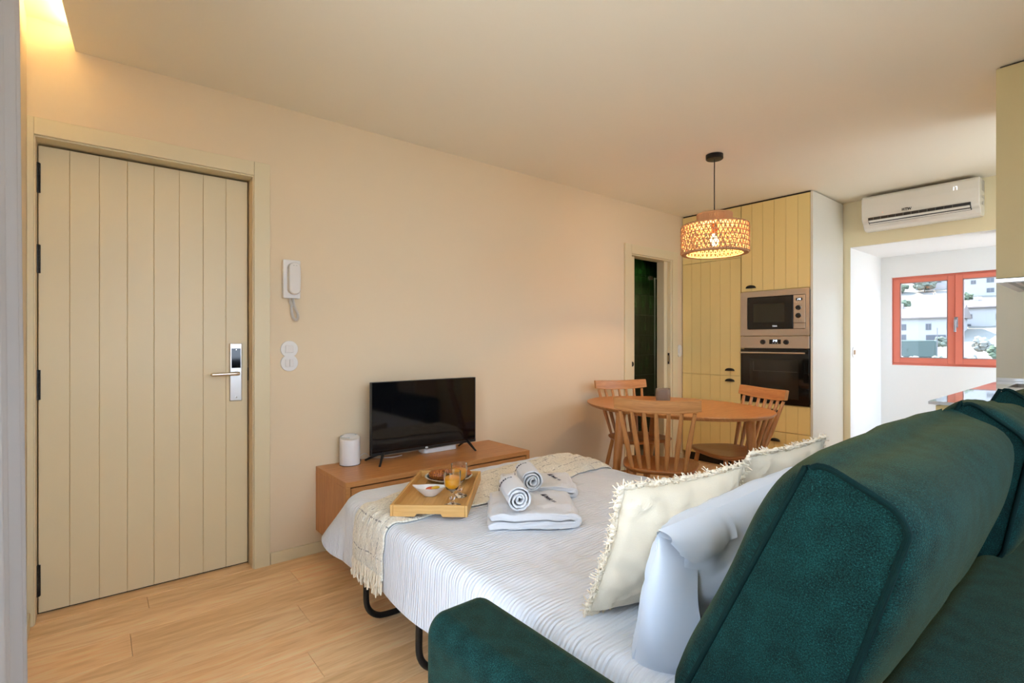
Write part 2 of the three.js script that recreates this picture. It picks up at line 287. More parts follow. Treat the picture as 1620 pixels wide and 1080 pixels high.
// ---------------------------------------------------------------- bathroom door and the tiled room behind it
{
  const d = structGroup('door_2', 'cream pocket door standing open beside the kitchen cabinets, dark tiled bathroom behind', 'door');
  const f = (n, ...a) => part(d, n, rb(...a, .002), mCream);
  f('casing', 3.726, 3.82, 0, 2.098, NB - .015, NB); f('casing', 4.478, 4.567, 0, 2.098, NB - .015, NB); f('casing', 3.8205, 4.4775, 2.012, 2.098, NB - .0145, NB);
  f('jamb', 4.40, 4.479, 0, 2.02, NB + .035, NB + .12); f('jamb', 4.455, 4.4795, 0, 2.02, NB - .002, NB + .033); f('jamb', 3.82, 4.478, 2.0, 2.03, NB + .002, NB + .12);
  part(d, 'leaf', rb(3.2, 3.925, .01, 1.998, NB + .035, NB + .075, .003, 'y'), mCreamDoor, 'cream sliding leaf mostly hidden in the wall pocket');
  part(d, 'finger_pull', [new THREE.CylinderGeometry(.022, .022, .006, 28).rotateX(Math.PI / 2).translate(3.885, .988, -(NB + .034)), new THREE.TorusGeometry(.021, .003, 8, 28).translate(3.885, .988, -(NB + .031))], mBlack);
  const st = part(d, 'strike_plate', rb(4.4475, 4.4552, .975, 1.085, NB + .010, NB + .026, .001), mBlack); part(st, 'strike_slot', bx(4.4465, 4.448, 1.0, 1.06, NB + .014, NB + .022), mat('brass', [.6, .42, .2], { metalness: 1, roughness: .3 }));
}
{ // bathroom: green tiles laid upright; the ones seen through the door are pieces
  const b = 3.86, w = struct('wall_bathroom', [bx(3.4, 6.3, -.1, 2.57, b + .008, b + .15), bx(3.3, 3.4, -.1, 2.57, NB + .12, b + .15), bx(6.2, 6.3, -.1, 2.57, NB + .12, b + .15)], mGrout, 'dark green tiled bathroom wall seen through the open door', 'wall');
  const TW = .0755, TH = .2462, g = [0, 1, 2].map((k) => wuv(new RoundedBoxGeometry(TW - .004, TH - .004, .01, 1, .002), 'y', [k * .4, k * .3]));
  for (let i = 0; i < 14; i++) for (let j = 0; j < 9; j++) { const m = local(w, 'tile', g[Math.floor(rnd() * 3)].clone(), mTiles[Math.floor(rnd() * 3)]); m.position.set(4.88 + i * TW, .172 + j * TH, -(b + .004 - rnd() * .0015)); m.rotation.set(rr(-.006, .006), rr(-.01, .01), 0); }
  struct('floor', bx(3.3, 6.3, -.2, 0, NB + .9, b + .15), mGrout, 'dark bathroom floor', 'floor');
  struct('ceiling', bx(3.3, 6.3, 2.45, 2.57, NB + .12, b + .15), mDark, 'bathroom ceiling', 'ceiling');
  const dl = thing('added_downlight', 'small unseen spot added to light the dark bathroom tiles', 'ceiling light', [4.75, 2.43, 3.45]);  // unseen lamp added to lift the dark tiles
  part(dl, 'trim_ring', new THREE.TorusGeometry(.04, .006, 8, 28).rotateX(Math.PI / 2).translate(4.75, 2.447, -3.45), mWhitePlastic); part(dl, 'lens', new THREE.CylinderGeometry(.036, .036, .006, 28).translate(4.75, 2.446, -3.45), mEmit('spot glow', [1, .85, .6], 2));
  const sp = new THREE.SpotLight(lin(1, .85, .62), 3, 0, .9, .6, 2); sp.position.set(4.75, 2.44, -3.45); sp.target.position.set(5.3, .6, -3.85); sp.castShadow = true; sp.name = 'added_bath_spot'; scene.add(sp, sp.target);
  const s = thing('shower_screen', 'clear glass shower screen with chrome clamp inside the dark bathroom', 'shower screen', [4.9, .05, 3.5]);
  part(s, 'pane', bx(4.55, 4.98, .05, 1.93, 3.5, 3.506), mGlass);
  part(s, 'edge_profile', bx(4.978, 4.986, .05, 1.93, 3.496, 3.51), mat('steel edge', [.35, .36, .3], { metalness: .8, roughness: .3 }));
  part(s, 'clamp', rb(4.87, 4.93, 1.90, 1.945, 3.49, 3.516, .004), mChrome);
  part(s, 'support_bar', bar(V(4.98, 1.925, 3.503), V(5.5, 1.925, 3.503), .007), mChrome);
}

// ---------------------------------------------------------------- things on the door wall
{
  const t = thing('intercom', 'white wall handset intercom with coiled cord to the right of the entrance door', 'intercom', [.83, 1.436, NB]);
  const g = new THREE.ExtrudeGeometry(rrect(.785, .875, 1.436, 1.646, .006), { depth: .024, bevelEnabled: true, bevelSize: .003, bevelThickness: .003, bevelOffset: -.003, bevelSegments: 2 }).translate(0, 0, -NB + .003);
  part(t, 'base', g, mWhitePlastic);
  const h = new THREE.ExtrudeGeometry(rrect(.806, .868, 1.456, 1.63, .030), { depth: .026, bevelEnabled: true, bevelSize: .008, bevelThickness: .008, bevelOffset: -.008, bevelSegments: 4, curveSegments: 16 }).translate(0, 0, -NB + .032);
  const hs = part(t, 'handset', h, mat('handset white', [.78, .73, .67], { roughness: .45 }));
  part(hs, 'speaker_slot', [bx(.826, .834, 1.611, 1.613, NB - .0675, NB - .065), bx(.84, .848, 1.611, 1.613, NB - .0675, NB - .065)], mat('slot grey', [.4, .37, .33]));
  const pts = [V(.835, 1.46, NB - .03), V(.822, 1.43, NB - .02), V(.832, 1.40, NB - .014), V(.834, 1.36, NB - .013), V(.846, 1.325, NB - .014), V(.862, 1.318, NB - .014), V(.866, 1.345, NB - .014), V(.852, 1.385, NB - .013), V(.842, 1.43, NB - .012), V(.84, 1.455, NB - .012)];
  const cv = new THREE.CatmullRomCurve3(pts), hel = [], F = cv.computeFrenetFrames(700, false);
  for (let i = 0; i <= 700; i++) { const p = cv.getPointAt(i / 700), w = i * .62, r = sstep(.05, .16, i / 700) * .0062 + .0008; hel.push(p.addScaledVector(F.normals[i], r * Math.cos(w)).addScaledVector(F.binormals[i], r * Math.sin(w))); }
  part(t, 'coiled_cord', new THREE.TubeGeometry(new THREE.CatmullRomCurve3(hel), 1400, .0013, 5), mWhitePlastic);
}
function rocker(t, a0, a1, y0, y1) { return part(t, 'rocker', rb(a0, a1, y0, y1, NB - .0145, NB - .004, .0015), mat('rocker white', [.80, .75, .70], { roughness: .4 })); }
{
  const t = thing('light_switch', 'white figure-eight double switch plate below the intercom', 'light switch', [.823, 1.03, NB]);
  const eight = new THREE.Shape(), R8 = .0455, t8 = Math.acos(.038 / R8) ; eight.absarc(.823, 1.158, R8, -Math.PI / 2 + t8, 1.5 * Math.PI - t8); eight.absarc(.823, 1.082, R8, Math.PI / 2 + t8, 2.5 * Math.PI - t8);
  part(t, 'plate', new THREE.ExtrudeGeometry(eight, { depth: .006, bevelEnabled: true, bevelSize: .002, bevelThickness: .002, bevelOffset: -.002, bevelSegments: 2, curveSegments: 40 }).translate(0, 0, -NB + .001), mWhitePlastic);
  rocker(t, .802, .844, 1.138, 1.179); rocker(t, .802, .8225, 1.061, 1.102); rocker(t, .8235, .844, 1.061, 1.102);
}
{
  const t = thing('light_switch', 'small white switch between the bathroom door casing and the tall cabinet', 'light switch', [4.61, 1.04, NB]);
  part(t, 'plate', new THREE.ExtrudeGeometry(rrect(4.575, 4.648, 1.045, 1.165, .034), { depth: .008, bevelEnabled: false }).translate(0, 0, -NB), mWhitePlastic); part(t, 'rocker', rb(4.592, 4.632, 1.08, 1.13, NB - .013, NB - .004, .002), mWhitePlastic);
}
{
  const t = thing('light_switch', 'oval white switch on the white jamb of the window recess', 'light switch', [5.44, 1.05, 1.657]);
  part(t, 'plate', new THREE.ExtrudeGeometry(rrect(5.395, 5.475, 1.05, 1.15, .038), { depth: .008, bevelEnabled: false }).translate(0, 0, -1.656), mWhitePlastic); part(t, 'rocker', rb(5.42, 5.45, 1.08, 1.12, 1.641, 1.65, .002), mat('switch amber', [.55, .35, .2]));
}

// ---------------------------------------------------------------- sideboard with television and router
const SB = .492;
{
  const t = thing('sideboard', 'low orange oak wall-hung sideboard under the television', 'sideboard', [1.575, .13, 2.72]);
  part(t, 'top_panel', rb(.967, 2.19, SB - .028, SB, 2.5, NB - .001, .002), mOak);
  part(t, 'side_panel', rb(.967, .993, .13, SB - .028, 2.5, NB - .001, .002, 'x'), mOak); part(t, 'side_panel', rb(2.164, 2.19, .13, SB - .028, 2.5, NB - .001, .002), mOak);
  part(t, 'bottom_panel', rb(.993, 2.164, .13, .155, 2.5, NB - .001, .002), mOak); part(t, 'back_panel', bx(.993, 2.164, .155, SB - .028, 2.93, NB - .001), mOak);
  for (let k = 0; k < 2; k++) { const dr = part(t, 'drawer', rb(.997 + k * .584, 1.576 + k * .584, .16, SB - .036, 2.506, 2.526, .002), mOak); part(dr, 'drawer_box', bx(1.01 + k * .584, 1.56 + k * .584, .17, .4, 2.526, 2.9), mOak); }
}
{
  const t = thing('television', 'black flat television on thin splayed feet on the sideboard', 'television', [1.6, SB, 2.8]);
  part(t, 'housing', [rb(1.233, 1.967, .533, .962, 2.80, 2.825, .004), rb(1.35, 1.85, .56, .8, 2.822, 2.86, .012)], mBlackPlastic);
  part(t, 'screen', bx(1.238, 1.962, .549, .958, 2.797, 2.8005), mScreen);
  part(t, 'bezel', [bx(1.233, 1.967, .533, .5485, 2.795, 2.8), bx(1.233, 1.2375, .5485, .962, 2.7955, 2.8), bx(1.9625, 1.967, .5485, .962, 2.7955, 2.8), bx(1.2375, 1.9625, .9585, .962, 2.7955, 2.8)], mat('bezel black', [.02, .02, .02], { roughness: .3 }));
  part(t, 'logo', text('TCL', .008).translate(1.595, .541, -2.794), mEmit('logo white', [.8, .8, .8], .5));
  for (const [s, a] of [[-1, 1.305], [1, 1.90]]) for (const b of [2.70, 2.895]) {
    const q = V(a + (s < 0 ? -.065 : .0), SB + .004, b), p = V(a, .545, lerp(2.805, b, .12));
    part(t, 'leg', [bar(q, p, .006, .010, 8), new THREE.SphereGeometry(.0075, 10, 6).scale(1, .5, 1).translate(q.x, SB + .0042, q.z)], mBlackPlastic);
  }
}
{
  const t = thing('router', 'white cylindrical router with a concave top at the left end of the sideboard', 'router', [1.135, SB, 2.87]);
  const r = .057;
  const body = lathe([[0, 0], [r - .004, 0], [r, .004], [r, .157], [r - .004, .162], [r - .008, .158], [0, .150]], 48);
  // the top is cut on a slant
  const P = body.attributes.position; for (let i = 0; i < P.count; i++) if (P.getY(i) > .1) P.setY(i, P.getY(i) - .012 * (P.getX(i) / r * -.3 + P.getZ(i) / r) - .004);
  body.computeVertexNormals();
  local(t, 'body', body, mat('router white', [.80, .78, .77], { roughness: .35 }));
  local(t, 'top_ring', new THREE.TorusGeometry(r - .005, .003, 8, 48, Math.PI * 1.25).rotateX(-Math.PI / 2).rotateY(.4).translate(0, .162, 0), mat('ring grey', [.55, .58, .58], { roughness: .2 }));
  local(t, 'foot_ring', lathe([[r - .006, -.0], [r + .0005, 0], [r + .0005, .003], [r - .006, .003]], 40), mBlackPlastic);
  const c = single('power_cable', [tube([V(1.185, SB + .03, 2.885), V(1.21, SB + .033, 2.90), V(1.25, SB + .038, 2.92), V(1.29, SB + .006, 2.93), V(1.34, SB + .003, 2.9), V(1.40, SB + .003, 2.87), V(1.47, SB + .003, 2.88)], .0022, 60, 6)], mWhitePlastic, 'thin white cable running from the router behind the television', 'cable');
  single('power_plug', rb(1.19, 1.215, SB + .0005, SB + .014, 2.90, 2.915, .003), mBlackPlastic, 'small black plug lying behind the router', 'plug');
}
{
  const t = thing('set_top_box', 'flat white rounded box on the sideboard beneath the television', 'set-top box', [1.73, SB, 2.87]);
  const g = new THREE.ExtrudeGeometry(rrect(1.60, 1.85, -2.93, -2.83, .03), { depth: .024, bevelEnabled: true, bevelSize: .003, bevelThickness: .003, bevelOffset: -.003, bevelSegments: 2 });
  g.rotateX(Math.PI / 2); g.scale(1, 1, 1);
  const P = g.attributes.position; for (let i = 0; i < P.count; i++) { /* shape y became -z or z */ }
  g.computeBoundingBox(); const bb = g.boundingBox; g.translate(0, SB + .001 - bb.min.y, 0); if (bb.min.z > 0) { g.scale(1, 1, 1); g.translate(0, 0, 0); }
  part(t, 'case', g, mWhitePlastic);
}

// ---------------------------------------------------------------- tall kitchen cabinets
const CA = 4.66;
function cupHandle(parent, a, y, b) {   // solid half-moon cup pull on a face that looks towards -x
  const h = new THREE.Shape(); h.moveTo(.043, 0); for (let k = 1; k <= 20; k++) { const th = k / 20 * Math.PI; h.lineTo(Math.cos(th) * .043, Math.pow(Math.sin(th), .8) * .027); }
  const g = new THREE.ExtrudeGeometry(h, { depth: .014, bevelEnabled: true, bevelSize: .006, bevelThickness: .008, bevelOffset: -.006, bevelSegments: 4 });
  g.rotateY(-Math.PI / 2); g.computeBoundingBox(); g.translate(a - g.boundingBox.max.x, y - .013, -b); return part(parent, 'handle', g, mBlack);
}
function boardFront(t, name, a, b0, b1, y0, y1, n, m = mCabinet) {
  const d = part(t, name, bx(a + .005, a + .02, y0, y1, b0, b1), mat('cabinet groove', [.60, .45, .18], { roughness: .6 })), w = (b1 - b0) / n;
  for (let k = 0; k < n; k++) part(d, 'board', rb(a, a + .006, y0, y1, b0 + k * w + .0011, b0 + (k + 1) * w - .0011, .0012, 'y'), m);
  return d;
}
{
  const t = thing('pantry_cabinet', 'tall cream boarded kitchen cabinet in the corner beside the bathroom door', 'cabinet', [5.0, 0, 2.64]);
  part(t, 'carcass', bx(CA + .02, 5.34, .085, 2.462, 2.3305, 2.944), mCabinet); part(t, 'plinth', bx(CA + .05, 5.3, 0, .085, 2.33, 2.944), mBlackPlastic);
  boardFront(t, 'door', CA, 2.3335, 2.941, 1.985, 2.46, 6);
  cupHandle(boardFront(t, 'door', CA, 2.3335, 2.941, .879, 1.981, 6), CA, .935, 2.432);
  cupHandle(boardFront(t, 'door', CA, 2.3335, 2.941, .09, .875, 6), CA, .835, 2.432);
}
{
  const t = thing('oven_cabinet', 'tall cream boarded kitchen cabinet that houses the oven and microwave', 'cabinet', [5.0, 0, 2.02]);
  part(t, 'carcass', [bx(CA + .02, 5.34, .085, .645, 1.733, 2.3285), bx(CA + .02, 5.34, 1.655, 2.462, 1.733, 2.3285), bx(CA + .35, 5.34, .645, 1.655, 1.733, 2.3285), bx(CA + .02, CA + .35, .645, 1.655, 2.3165, 2.3285)], mCabinet);
  part(t, 'side_panel', rb(CA - .002, 5.352, 0, 2.464, 1.713, 1.7325, .0015, 'y'), mat('daylit panel lacquer', [.78, .74, .64], { roughness: .3 })); part(t, 'plinth', bx(CA + .05, 5.3, 0, .085, 1.733, 2.328), mBlackPlastic);  // side panel colour whitened to stand in for cool daylight on it
  cupHandle(boardFront(t, 'door', CA, 1.735, 2.3275, 1.66, 2.46, 6), CA, 1.70, 2.232);
  cupHandle(boardFront(t, 'drawer', CA, 1.735, 2.3275, .407, .644, 6), CA, .59, 2.03);
  cupHandle(boardFront(t, 'drawer', CA, 1.735, 2.3275, .09, .403, 6), CA, .333, 2.02);
  single('gap_shade_strip', bx(CA + .012, 5.34, 2.463, 2.4755, 1.74, 2.94), mDark, 'dark strip standing in for the shaded gap between the tall cabinets and the ceiling', 'gap_shade');  // dark strip stands in for shade in the open gap
}
// time in seven-segment bars, local x right, facing -x after faceWest
function digits(s, h) {
  const seg = { '0': 'abcdef', '1': 'bc', '2': 'abged', '4': 'fgbc', '7': 'abc', '8': 'abcdefg' }, gs = []; let x = 0; const w = h * .5, k = h * .10;
  const B = (x0, x1, y0, y1) => gs.push(new THREE.BoxGeometry(x1 - x0, y1 - y0, .0006).translate((x0 + x1) / 2, (y0 + y1) / 2, 0));
  for (const c of s) {
    if (c === ':') { B(x, x + k, h * .25, h * .25 + k); B(x, x + k, h * .65, h * .65 + k); x += k * 2.2; continue; }
    const S = { a: [x + k, x + w - k, h - k, h], d: [x + k, x + w - k, 0, k], g: [x + k, x + w - k, h / 2 - k / 2, h / 2 + k / 2], b: [x + w - k, x + w, h / 2, h - k / 2], c: [x + w - k, x + w, k / 2, h / 2], f: [x, x + k, h / 2, h - k / 2], e: [x, x + k, k / 2, h / 2] };
    for (const q of seg[c]) B(...S[q]); x += w * 1.3;
  }
  const g = join(gs); g.computeBoundingBox(); const c = g.boundingBox.getCenter(new THREE.Vector3()); return g.translate(-c.x, -c.y, 0);
}
const mDigit = mEmit('pale blue digits', [.75, .85, 1], 2.2);
function knob(parent, a, y, b, r = .021) {
  const k = part(parent, 'knob', [bar(V(a, y, b), V(a - .02, y, b), r, r * .88, 28), bx(a - .0235, a - .019, y - r * .8, y + r * .8, b - .0035, b + .0035)], mBlackPlastic);
  part(k, 'ring', new THREE.TorusGeometry(r + .0015, .0018, 8, 32).rotateY(Math.PI / 2).translate(a - .002, y, -b), mChrome);
  const tk = []; for (let i = 0; i < 9; i++) { const th = -.6 + i * .55; tk.push(bx(a - .001, a, y + Math.sin(th) * (r + .008) - .001, y + Math.sin(th) * (r + .008) + .001, b + Math.cos(th) * (r + .008) - .001, b + Math.cos(th) * (r + .008) + .001)); }
  part(k, 'tick_marks', tk, mat('tick print', [.08, .07, .06]));
}
{
  const t = thing('microwave', 'built-in steel microwave with black glass door above the oven', 'microwave', [4.8, 1.252, 2.02]);
  const a = 4.642;
  part(t, 'body', bx(CA, CA + .34, 1.26, 1.645, 1.76, 2.30), mBlackPlastic);
  const hole = rrect(-2.264, -1.764, 1.308, 1.603, .012), fr = rrect(-2.3265, -1.736, 1.252, 1.653, .004); fr.holes.push(new THREE.Path(hole.getPoints(8)));
  const fg = new THREE.ExtrudeGeometry(fr, { depth: .018, bevelEnabled: false }); fg.rotateY(-Math.PI / 2).translate(CA, 0, 0);   // shape x = z, extrude along -x
  { const P = fg.attributes.position; fg.computeBoundingBox(); if (fg.boundingBox.min.z > 0) fg.scale(1, 1, -1); fg.computeBoundingBox(); fg.translate(a - fg.boundingBox.min.x, 0, 0); fg.computeVertexNormals(); }
  part(t, 'frame', fg, mSteel);
  const dr = part(t, 'door', rb(a + .001, a + .015, 1.311, 1.600, 1.866, 2.261, .004), mGlassBlack);
  part(dr, 'window', bx(a + .0003, a + .002, 1.371, 1.538, 1.935, 2.207), phys('microwave window mesh', [.022, .022, .014], { roughness: .15 }));
  part(dr, 'logo', faceWest(text('TEKA', .0125, .0006), a + .0002, 1.336, 2.018), mEmit('logo white', [.8, .8, .8], .5));
  const pn = part(t, 'control_panel', rb(a + .001, a + .015, 1.36, 1.600, 1.767, 1.864, .003), mSteel);
  part(t, 'open_button', rb(a + .0005, a + .015, 1.311, 1.3575, 1.767, 1.864, .003), mSteel);
  part(pn, 'display', bx(a + .0002, a + .002, 1.551, 1.572, 1.79, 1.843), mBlackPlastic);
  part(pn, 'digits', faceWest(digits('2:40', .013), a, 1.5615, 1.817), mDigit);
  knob(pn, a + .001, 1.49, 1.822, .02); knob(pn, a + .001, 1.422, 1.822, .02);
  for (let r = 0; r < 3; r++) for (let k = 0; k < 3; k++) part(pn, 'button', bx(a, a + .002, [1.532, 1.389, 1.376][r] - .002, [1.532, 1.389, 1.376][r] + .002, 1.80 + k * .018, 1.805 + k * .018), r ? mat('button print', [.3, .26, .2]) : mWhitePlastic);
}
{
  const t = thing('oven', 'built-in oven with steel control strip, black glass door and bar handle', 'oven', [4.8, .648, 2.02]);
  const a = 4.642;
  part(t, 'body', bx(CA, CA + .34, .66, 1.24, 1.76, 2.30), mBlackPlastic);
  const cp = part(t, 'control_panel', rb(a, CA, 1.140, 1.247, 1.737, 2.326, .002), mSteel);
  part(cp, 'display', bx(a - .001, a + .001, 1.178, 1.218, 1.966, 2.065), mScreen); part(cp, 'digits', faceWest(digits('2:40', .017), a - .0015, 1.206, 2.015), mDigit);
  for (let k = 0; k < 3; k++) part(cp, 'symbol', bx(a - .0016, a - .0008, 1.185, 1.188, 1.99 + k * .02, 1.998 + k * .02), mWhitePlastic);
  knob(cp, a, 1.196, 2.119); knob(cp, a, 1.194, 1.92);
  const dr = part(t, 'door', rb(a + .001, CA, .650, 1.130, 1.737, 2.326, .003), mGlassBlack);
  part(dr, 'window', bx(a + .0003, a + .0022, .70, 1.04, 1.82, 2.24), phys('oven window', [.016, .015, .012], { roughness: .08 }));
  part(dr, 'rack_line', [bx(a - .0001, a + .0008, .935, .938, 1.83, 2.21), bx(a - .0001, a + .0008, .938, 1.02, 2.205, 2.208)], mat('rack grey', [.06, .06, .05], { roughness: .4 }));
  const hd = part(dr, 'handle', [bar(V(a - .038, 1.100, 1.755), V(a - .038, 1.100, 2.31), .0075, .0075, 16), bar(V(a + .002, 1.1, 1.775), V(a - .038, 1.1, 1.775), .007), bar(V(a + .002, 1.1, 2.29), V(a - .038, 1.1, 2.29), .007)], mChrome);
}

// ---------------------------------------------------------------- air conditioner
{
  const t = thing('air_conditioner', 'long white wall-mounted air conditioner above the window recess', 'air conditioner', [EA - .1, 2.17, 1.13]);
  const b0 = .745, b1 = 1.51, prof = [[EA - .001, 2.19], [EA - .001, 2.45], [5.215, 2.452], [5.17, 2.447], [5.155, 2.43], [5.15, 2.36], [5.152, 2.29], [5.158, 2.245], [5.172, 2.228], [5.195, 2.213], [5.21, 2.182], [5.235, 2.165], [5.27, 2.160], [5.32, 2.165]];
  const sh = new THREE.Shape(prof.map((p) => new THREE.Vector2(p[0], p[1])));
  const g = new THREE.ExtrudeGeometry(sh, { depth: b1 - b0 - .016, bevelEnabled: true, bevelSize: .008, bevelThickness: .008, bevelOffset: -.008, bevelSegments: 4 }); g.translate(0, 0, -b1 + .008);
  part(t, 'body', g, mWhiteGloss);
  // the outlet: a dark slot with the flap under it, built in the lower front curve
  const s = part(t, 'outlet', new THREE.ExtrudeGeometry(new THREE.Shape([[5.149, 2.262], [5.158, 2.262], [5.2, 2.222], [5.196, 2.208], [5.166, 2.220], [5.1545, 2.238]].map((p) => new THREE.Vector2(...p))), { depth: b1 - b0 - .10, bevelEnabled: false }).translate(0, 0, -b1 + .05), mBlackPlastic);
  for (let k = 0; k < 11; k++) part(s, 'vane', bx(5.1475, 5.152, 2.238, 2.26, .90 + k * .052, .903 + k * .052), mat('vane grey', [.16, .15, .13]));
  part(t, 'flap', new THREE.ExtrudeGeometry(new THREE.Shape([[5.143, 2.235], [5.147, 2.238], [5.190, 2.213], [5.188, 2.209]].map((p) => new THREE.Vector2(...p))), { depth: b1 - b0 - .11, bevelEnabled: false }).translate(0, 0, -b1 + .055), mWhiteGloss);
  part(t, 'logo', faceWest(text('HTW', .022), 5.150, 2.288, 1.19), mat('logo dark', [.03, .03, .03]));
  part(t, 'digits', faceWest(digits('17', .03), 5.1492, 2.385, .885), mEmit('white digits', [.9, .95, 1], 1.3));
  part(t, 'indicator', bx(5.149, 5.152, 2.29, 2.293, 1.352, 1.358), mEmit('orange indicator', [1, .35, .1], 1.5));
  part(t, 'rating_label', [bx(5.25, 5.33, 2.36, 2.43, .7435, .7455), bx(5.25, 5.33, 2.30, 2.32, .7435, .7455), bx(5.26, 5.30, 2.25, 2.275, .7435, .7455)], mat('label grey', [.45, .43, .38]));
}

// ---------------------------------------------------------------- red window
{
  const w = structGroup('window_1', 'red framed two-leaf window at the far end looking out on a hillside', 'window');
  const mRed = mat('salmon red paint', [.80, .21, .135], { roughness: .42 }), a = A6 + .03, a1 = A6 + .09;
  const { b0, b1, y0, y1 } = W2;
  part(w, 'frame', [rb(a + .006, a1, y0, y0 + .0205, b0, b1, .002), rb(a + .006, a1, y1 - .0205, y1, b0, b1, .002), rb(a + .006, a1, y0 + .021, y1 - .021, b0, b0 + .011, .002), rb(a + .006, a1, y0 + .021, y1 - .021, b1 - .011, b1, .002)], mRed);
  const sash = (s0, s1, out) => {
    const s = part(w, 'sash', [rb(a - out, a1 - .01, y0 + .021, y0 + .075, s0 + .0551, s1 - .0551, .002), rb(a - out, a1 - .01, y1 - .062, y1 - .021, s0 + .0551, s1 - .0551, .002), rb(a - out, a1 - .01, y0 + .021, y1 - .021, s0, s0 + .055, .003), rb(a - out, a1 - .01, y0 + .021, y1 - .021, s1 - .055, s1, .003)], mRed);
    part(s, 'pane', bx(a + .02, a + .024, y0 + .07, y1 - .06, s0 + .05, s1 - .05), mGlass);
    part(s, 'glazing_bead', [bx(a - out - .001, a + .02, y0 + .075, y0 + .081, s0 + .055, s1 - .055), bx(a - out - .001, a + .02, y1 - .068, y1 - .062, s0 + .055, s1 - .055), bx(a - out - .001, a + .02, y0 + .075, y1 - .062, s1 - .061, s1 - .055), bx(a - out - .001, a + .02, y0 + .075, y1 - .062, s0 + .055, s0 + .061)], mat('bead grey', [.30, .22, .22], { roughness: .5 })); return s;
  };
  sash(1.078, b1 - .012, .0); const r = sash(b0 + .012, 1.076, .012);
  part(r, 'handle', [rb(a - .022, a - .012, 1.33, 1.43, 1.055, 1.083, .006, 'y', 3), bar(V(a - .02, 1.40, 1.069), V(a - .05, 1.40, 1.069), .009), tube([V(a - .05, 1.402, 1.069), V(a - .052, 1.37, 1.069), V(a - .048, 1.29, 1.071)], .0095, 16, 10)], mat('dull steel handle', [.30, .30, .31], { roughness: .3, metalness: .9 }));
  part(w, 'sill', rb(A6 - .004, A6 + .04, y0 - .012, y0 + .001, b0 - .01, b1 + .01, .002), mWallWhite);
}
{ // window by the camera, then three unseen windows added for daylight
  const w = structGroup('window_2', 'tall white window at the camera side, hidden by the curtain', 'window'), a = WA - .16;
  part(w, 'frame', [rb(a, a + .06, W1.y0, W1.y0 + .06, W1.b0, W1.b1, .003), rb(a, a + .06, W1.y1 - .06, W1.y1, W1.b0, W1.b1, .003), rb(a, a + .06, W1.y0, W1.y1, W1.b0, W1.b0 + .06, .003), rb(a, a + .06, W1.y0, W1.y1, W1.b1 - .06, W1.b1, .003), rb(a, a + .06, W1.y0, W1.y1, (W1.b0 + W1.b1) / 2 - .03, (W1.b0 + W1.b1) / 2 + .03, .003)], mWhitePlastic);
  part(w, 'pane', bx(a + .02, a + .026, W1.y0 + .05, W1.y1 - .05, W1.b0 + .05, W1.b1 - .05), mGlass);
  const k = structGroup('window_3', 'unseen white window over the worktop, added for daylight from the kitchen side', 'window');
  part(k, 'frame', [rb(W3.a0, W3.a1, W3.y0, W3.y0 + .05, -.12, -.06, .003), rb(W3.a0, W3.a1, W3.y1 - .05, W3.y1, -.12, -.06, .003), rb(W3.a0, W3.a0 + .05, W3.y0, W3.y1, -.12, -.06, .003), rb(W3.a1 - .05, W3.a1, W3.y0, W3.y1, -.12, -.06, .003)], mWhitePlastic);
  const f4 = structGroup('window_4', 'wide unseen window behind the sofa, added for frontal daylight', 'window'), fr = (o, a0, a1, y0, y1, z0, z1, q) => part(o, 'frame', [rb(a0, a1, y0, y0 + q, z0, z1, .003), rb(a0, a1, y1 - q, y1, z0, z1, .003), rb(a0, a0 + q, y0, y1, z0, z1, .003), rb(a1 - q, a1, y0, y1, z0, z1, .003)], mWhitePlastic);
  fr(f4, W4.a0, W4.a1, W4.y0, W4.y1, -.76, -.7, .05); part(f4, 'mullion', rb(.79, .85, W4.y0 + .05, W4.y1 - .05, -.755, -.705, .003), mWhitePlastic); part(f4, 'pane', bx(W4.a0 + .04, W4.a1 - .04, W4.y0 + .04, W4.y1 - .04, -.73, -.724), mGlass);
  const f5 = structGroup('window_5', 'narrow unseen side window added to brighten the window recess', 'window'); fr(f5, 5.42, 6.2, 0.06, 2.04, -.12, -.06, .04); part(f5, 'pane', bx(5.45, 6.17, .09, 2.01, -.09, -.084), mGlass);  // unseen recess window, added to brighten the alcove
  part(k, 'pane', bx(W3.a0 + .04, W3.a1 - .04, W3.y0 + .04, W3.y1 - .04, -.09, -.084), mGlass);
}

